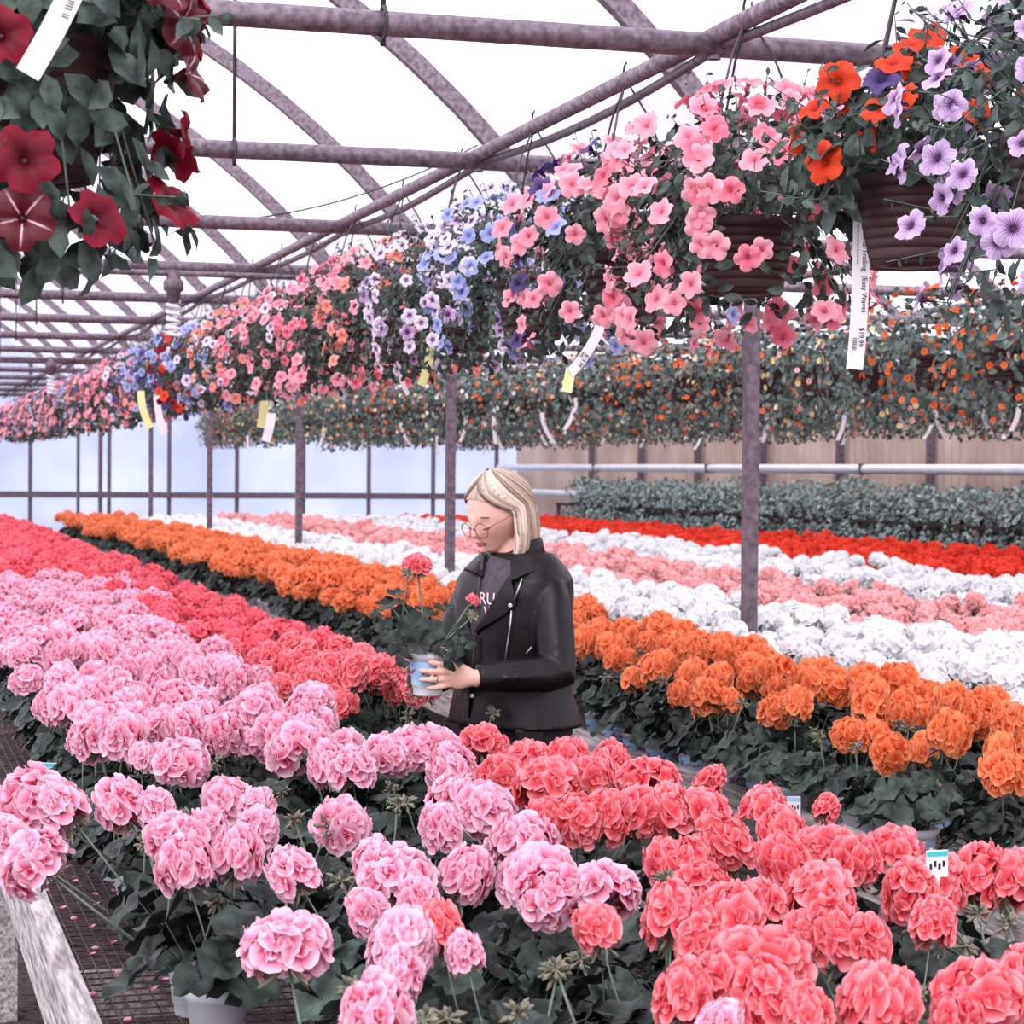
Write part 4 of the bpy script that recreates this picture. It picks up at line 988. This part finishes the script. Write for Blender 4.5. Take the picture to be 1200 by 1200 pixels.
# collar stand
rings = []
for z, rl, rf in ((1.42, .105, .085), (1.455, .082, .068), (1.488, .075, .064)):
    rings.append([bp(rl*sin(2*PI*i/30), -.016 + rf*cos(2*PI*i/30), z - .045*max(0, cos(2*PI*i/30))**2 ) for i in range(30)])
loft(mb, rings)
jk = build(mb, 'jacket', M['leather'], person); remesh(jk, .006, 4)
def slab(name, poly, mat_, off0, th, parent, rows=8):
    """a cloth panel lying on the jacket's front. poly: two edges (lists of photo pixels) run top to bottom"""
    A, B = poly; mb = MB()
    def pt(E, t_):
        s_ = t_*(len(E)-1); i = min(int(s_), len(E)-2); k = s_-i; return (E[i][0]+(E[i+1][0]-E[i][0])*k, E[i][1]+(E[i+1][1]-E[i][1])*k)
    def sheet(o_): return [[surf(*[pt(A, i/rows)[q] + (pt(B, i/rows)[q]-pt(A, i/rows)[q])*j/6 for q in (0, 1)], off=o_) for j in range(7)] for i in range(rows+1)]
    up_, lo_ = sheet(off0+th), sheet(off0); mb.grid(up_); mb.grid(lo_)
    rim = [r[0] for r in up_], [r[0] for r in lo_]; mb.grid([list(x) for x in zip(*rim)]); rim = [r[-1] for r in up_], [r[-1] for r in lo_]; mb.grid([list(x) for x in zip(*rim)])
    mb.grid([up_[0], lo_[0]]); mb.grid([up_[-1], lo_[-1]])
    return build(mb, name, mat_, parent)
M['leather2'] = M['leather']
shirt = slab('shirt', ([(577, 650), (566, 668), (557, 700), (553, 730), (556, 742)], [(602, 656), (600, 672), (590, 692), (574, 716), (560, 742)]), M['shirt'], .0, .004, person, 12)
c = surf(567, 692, off=.007); c2 = surf(578, 692, off=.007); X = (c2-c).normalized(); Y = (Z - X*Z.dot(X)).normalized()
M['print'] = mat('pale_pink_print', (240, 214, 222), rough=.8)
mw = Matrix((X, Y, X.cross(Y))).transposed().to_4x4(); mw.translation = c - X*.012 - Z*.018; tx = text('RU', .048, M['print'], shirt, mw, .0006)
c3 = surf(569, 708, off=.007); mw = mw.copy(); mw.translation = c3 - Z*.015; text('V', .04, M['print'], shirt, mw, .0006)
for nm, poly in (('lapel', ([(597, 672), (588, 686), (573, 712), (557, 738)], [(599, 672), (604, 692), (605, 707), (558, 739)])),
                 ('lapel', ([(549, 668), (543, 684), (537, 704), (536, 725)], [(565, 670), (560, 690), (553, 712), (549, 738)]))):
    slab(nm, poly, M['leather'], .006, .006, jk)
# collar wings
def wing(name, P4, th=.008):
    mb = MB(); n_ = (P4[1]-P4[0]).cross(P4[3]-P4[0]).normalized(); 
    if n_.y > 0: n_ = -n_
    rows = [[P4[0].lerp(P4[3], i/5).lerp(P4[1].lerp(P4[2], i/5), j/5) + n_*(.006*sin(PI*j/5)) for j in range(6)] for i in range(6)]
    mb.grid(rows); mb.grid([[v - n_*th for v in r] for r in rows]); 
    E = [r[0] for r in rows]; mb.grid([E, [v - n_*th for v in E]]); E = [r[-1] for r in rows]; mb.grid([E, [v - n_*th for v in E]]); mb.grid([rows[0], [v - n_*th for v in rows[0]]]); mb.grid([rows[-1], [v - n_*th for v in rows[-1]]])
    return build(mb, name, M['leather'], jk)
wing('collar', [lp(600, 655, -.12), lp(637, 638, -.02), lp(642, 662, -.125), lp(601, 676, -.175)])
wing('collar', [lp(577, 648, -.02), lp(563, 656, -.035), lp(545, 666, -.05), lp(566, 674, -.10)])
def seam(pts, name, mat_, r=.0022, off=.012): mb = MB(); mb.tube([surf(*p, off=off) for p in pts], r, 6); return build(mb, name, mat_, jk)
seam([(612, 674), (609, 684), (604, 698)], 'zipper', M['metal']); seam([(601, 711), (599, 730), (596, 752), (593, 775)], 'zipper', M['metal'])
seam([(567, 648), (566, 665), (562, 690), (561, 712)], 'hood_cord', M['shirt'], .004, .014)
for (x, y) in ((599, 705), (556, 812)):
    mb = MB(); c = surf(x, y, off=.016); mb.lathe((0, 0, 0), [(0, .002), (.002, .002), (.003, 0), (.0045, .0015), (.006, 0)], 12); o = build(mb, 'snap', M['metal'], jk); o.location = c; o.rotation_mode = 'QUATERNION'; o.rotation_quaternion = Z.rotation_difference(Vector((-.1, -1, .1)).normalized())
seam([(618, 760), (624, 752)], 'pocket_zipper', M['metal'], .002, .012)
seam([(559, 745), (556, 790), (553, 838)], 'front_edge', M['leather'], .005, .008)
# trousers, bag, shoes
mb = MB(); loft(mb, [ring(z, .004) for z in (.84, .90, .97)])
for s_ in (-1, 1): mb.tube([bp(s_*.085, -.005, .92), bp(s_*.09, 0, .7), bp(s_*.09, .01, .48), bp(s_*.095, -.01, .3), bp(s_*.095, -.02, .09)], [.098, .088, .068, .062, .055], 18)
tr = build(mb, 'trousers', M['trouser'], person); remesh(tr, .008, 3)
for s_ in (-1, 1):
    mb = MB(); mb.tube([bp(s_*.095, -.06, .05), bp(s_*.095, -.02, .05), bp(s_*.1, .06, .045), bp(s_*.105, .14, .035), bp(s_*.106, .19, .03)], [.03, .046, .045, .038, .02], 16, flat=[.03, .04, .04, .03, .02]); build(mb, 'shoe', M['leather'], person)
# a slim black pouch at the hip
pc = lp(622, 870, -.17); mb = MB(); mb.box((0, 0, 0), (.085, .03, .12)); o = build(mb, 'hip_pouch', M['leather'], person, False, pc); bv = o.modifiers.new('bevel', 'BEVEL'); bv.width = .008; bv.segments = 3; o.rotation_euler = (0, 0, .2)
# ring on the finger
mb = MB(); c = around(-62, .0695, 1.111); mb.tube([c + Vector((0, 0, .0095*cos(a))) + Vector((-.5, -1, 0)).normalized()*(.0095*sin(a)) for a in [2*PI*i/16 for i in range(17)]], .0012, 5, cap=False); build(mb, 'finger_ring', M['gold'], person)

# the plant in the person's hands: a thing of its own
W = Matrix.Translation(G) @ Matrix.Rotation(-YAW, 4, 'Z')
HPW = W @ POTC
ht = tag(empty('potted_geranium', HPW), 'coral geranium with big leaves in a white pot held by the person', 'geranium')
p = link('pot', POT, ht); p.scale = (1, 1, 1.06); l_ = link('pot_label', WRAP, p); l_.rotation_euler[2] = -YAW - PI/2 - 2.6
mb = MB(); rng = random.Random(5)
def hl_leaf(px, py, a, r, nx=0, nz=.6, ny=-1.):
    q = W @ lp(px, py, a) - HPW; n_ = (R0*nx + F0*ny + Z*nz).normalized(); gleaf(mb, q, n_, r, rng, 0); mb.tube([(0, 0, .1), q*.5 + Z*.06, q], .002, 4, 1, cap=False)
for (px, py, a, r, nx, nz, ny) in ((462, 703, -.25, .034, -.2, 1, -.5), (478, 715, -.22, .036, .1, .8, -.6), (490, 728, -.27, .042, 0, .5, -1), (468, 745, -.28, .036, -.3, .3, -1), (503, 712, -.22, .034, .2, 1, -.4), (512, 730, -.29, .036, .2, .5, -.8), (525, 708, -.2, .028, .2, 1, -.4),
    (540, 748, -.32, .030, .3, .3, -1), (553, 742, -.31, .024, .5, .8, -.8), (536, 764, -.335, .027, .1, -.1, -1), (480, 762, -.30, .026, -.4, .2, -1), (458, 728, -.24, .028, -.5, .6, -.6), (498, 745, -.31, .034, 0, .4, -1), (520, 748, -.3, .03, .1, .6, -.8), (545, 728, -.27, .026, .3, .9, -.5), (470, 690, -.22, .028, 0, 1, -.3), (448, 712, -.2, .026, -.5, .8, -.4)): hl_leaf(px, py, a, r, nx, nz, ny)
build(mb, 'foliage', [M['leaf'], M['stem']], ht)
for (px, py, a, r, k) in ((494, 660, -.24, .040, 0), (557, 697, -.26, .018, 1)):
    c = W @ lp(px, py, a) - HPW; mb = MB(); ax = (c - Vector((0, 0, .1))).normalized(); umbel(mb, c, ax, r, random.Random(9+k), (0, 1, 2), 0, .7); mb.tube([(0, 0, .1), (c*.5 + Vector((0, 0, .04))), c - ax*r*.3], [.0032, .003, .0025], 6, 1); build(mb, 'flower_head', [P['coral'], M['stem'], M['bud']], ht)
for (px, py) in ((557, 716), (484, 668)):
    b = link('bud_cluster', BUDS[0], ht); b.location = W @ lp(px, py, -.27) - HPW; b.rotation_euler = (.1, .85 if px > 500 else .1, 0); b.scale = (.9, .9, .9)

# ------------------------------------------------------------------ fallen petals, loose tags
mb = MB(); rng = random.Random(8)
for i in range(420):
    if i < 110: x, y, z = rng.uniform(.36, .62), rng.uniform(2.6, 6), BH+.006
    else: x, y, z = rng.uniform(-.5, .3), rng.uniform(2.5, 9), .035
    petal(mb, Vector((x, y, z)), Vector((cos(i), sin(i), 0)), Vector((rng.uniform(-.3, .3), rng.uniform(-.3, .3), 1)).normalized(), .017, .016, .2, rng.random(), 0, 3)
tag(build(mb, 'fallen_petals', P['pink']), 'pink petals fallen on the bench mesh and the path', 'petals', kind='stuff')
def plant_tag(px, py, z, label, m2, ang=.2, w_=.05, h_=.055):
    p = atz(px, py, z); t = tag(empty('plant_tag', p, -YAW + ang), label, 'tag')
    mb = MB(); mb.box((0, 0, 0), (w_, .0015, h_)); mb.box((0, 0, (BH-z-h_/2)/2), (.01, .0015, z-BH-h_/2)); build(mb, 'card', M['tag'], t, False)
    mb = MB(); mb.box((0, -.0015, h_*.38), (w_*.96, .0015, h_*.18)); build(mb, 'printed_band', m2, t, False)
    mb = MB(); 
    for i in range(4): mb.box((-w_*.3 + i*w_*.2, -.0015, -h_*.1 + .004*(i % 2)), (w_*.1, .0015, h_*.22))
    build(mb, 'printed_marks', M['ink'], t, False)
plant_tag(1098, 1012, 1.065, 'white plant tag with a teal stripe among the coral geraniums near the right edge', M['label_teal'], .3, .038, .042)
plant_tag(64, 905, .86, 'white plant tag with teal print beside the left pink geraniums', M['label_teal'], -.2, .10, .05)
plant_tag(930, 945, .84, 'small blue plant tag in front of the orange geraniums', M['label_blue'], .1, .035, .05)
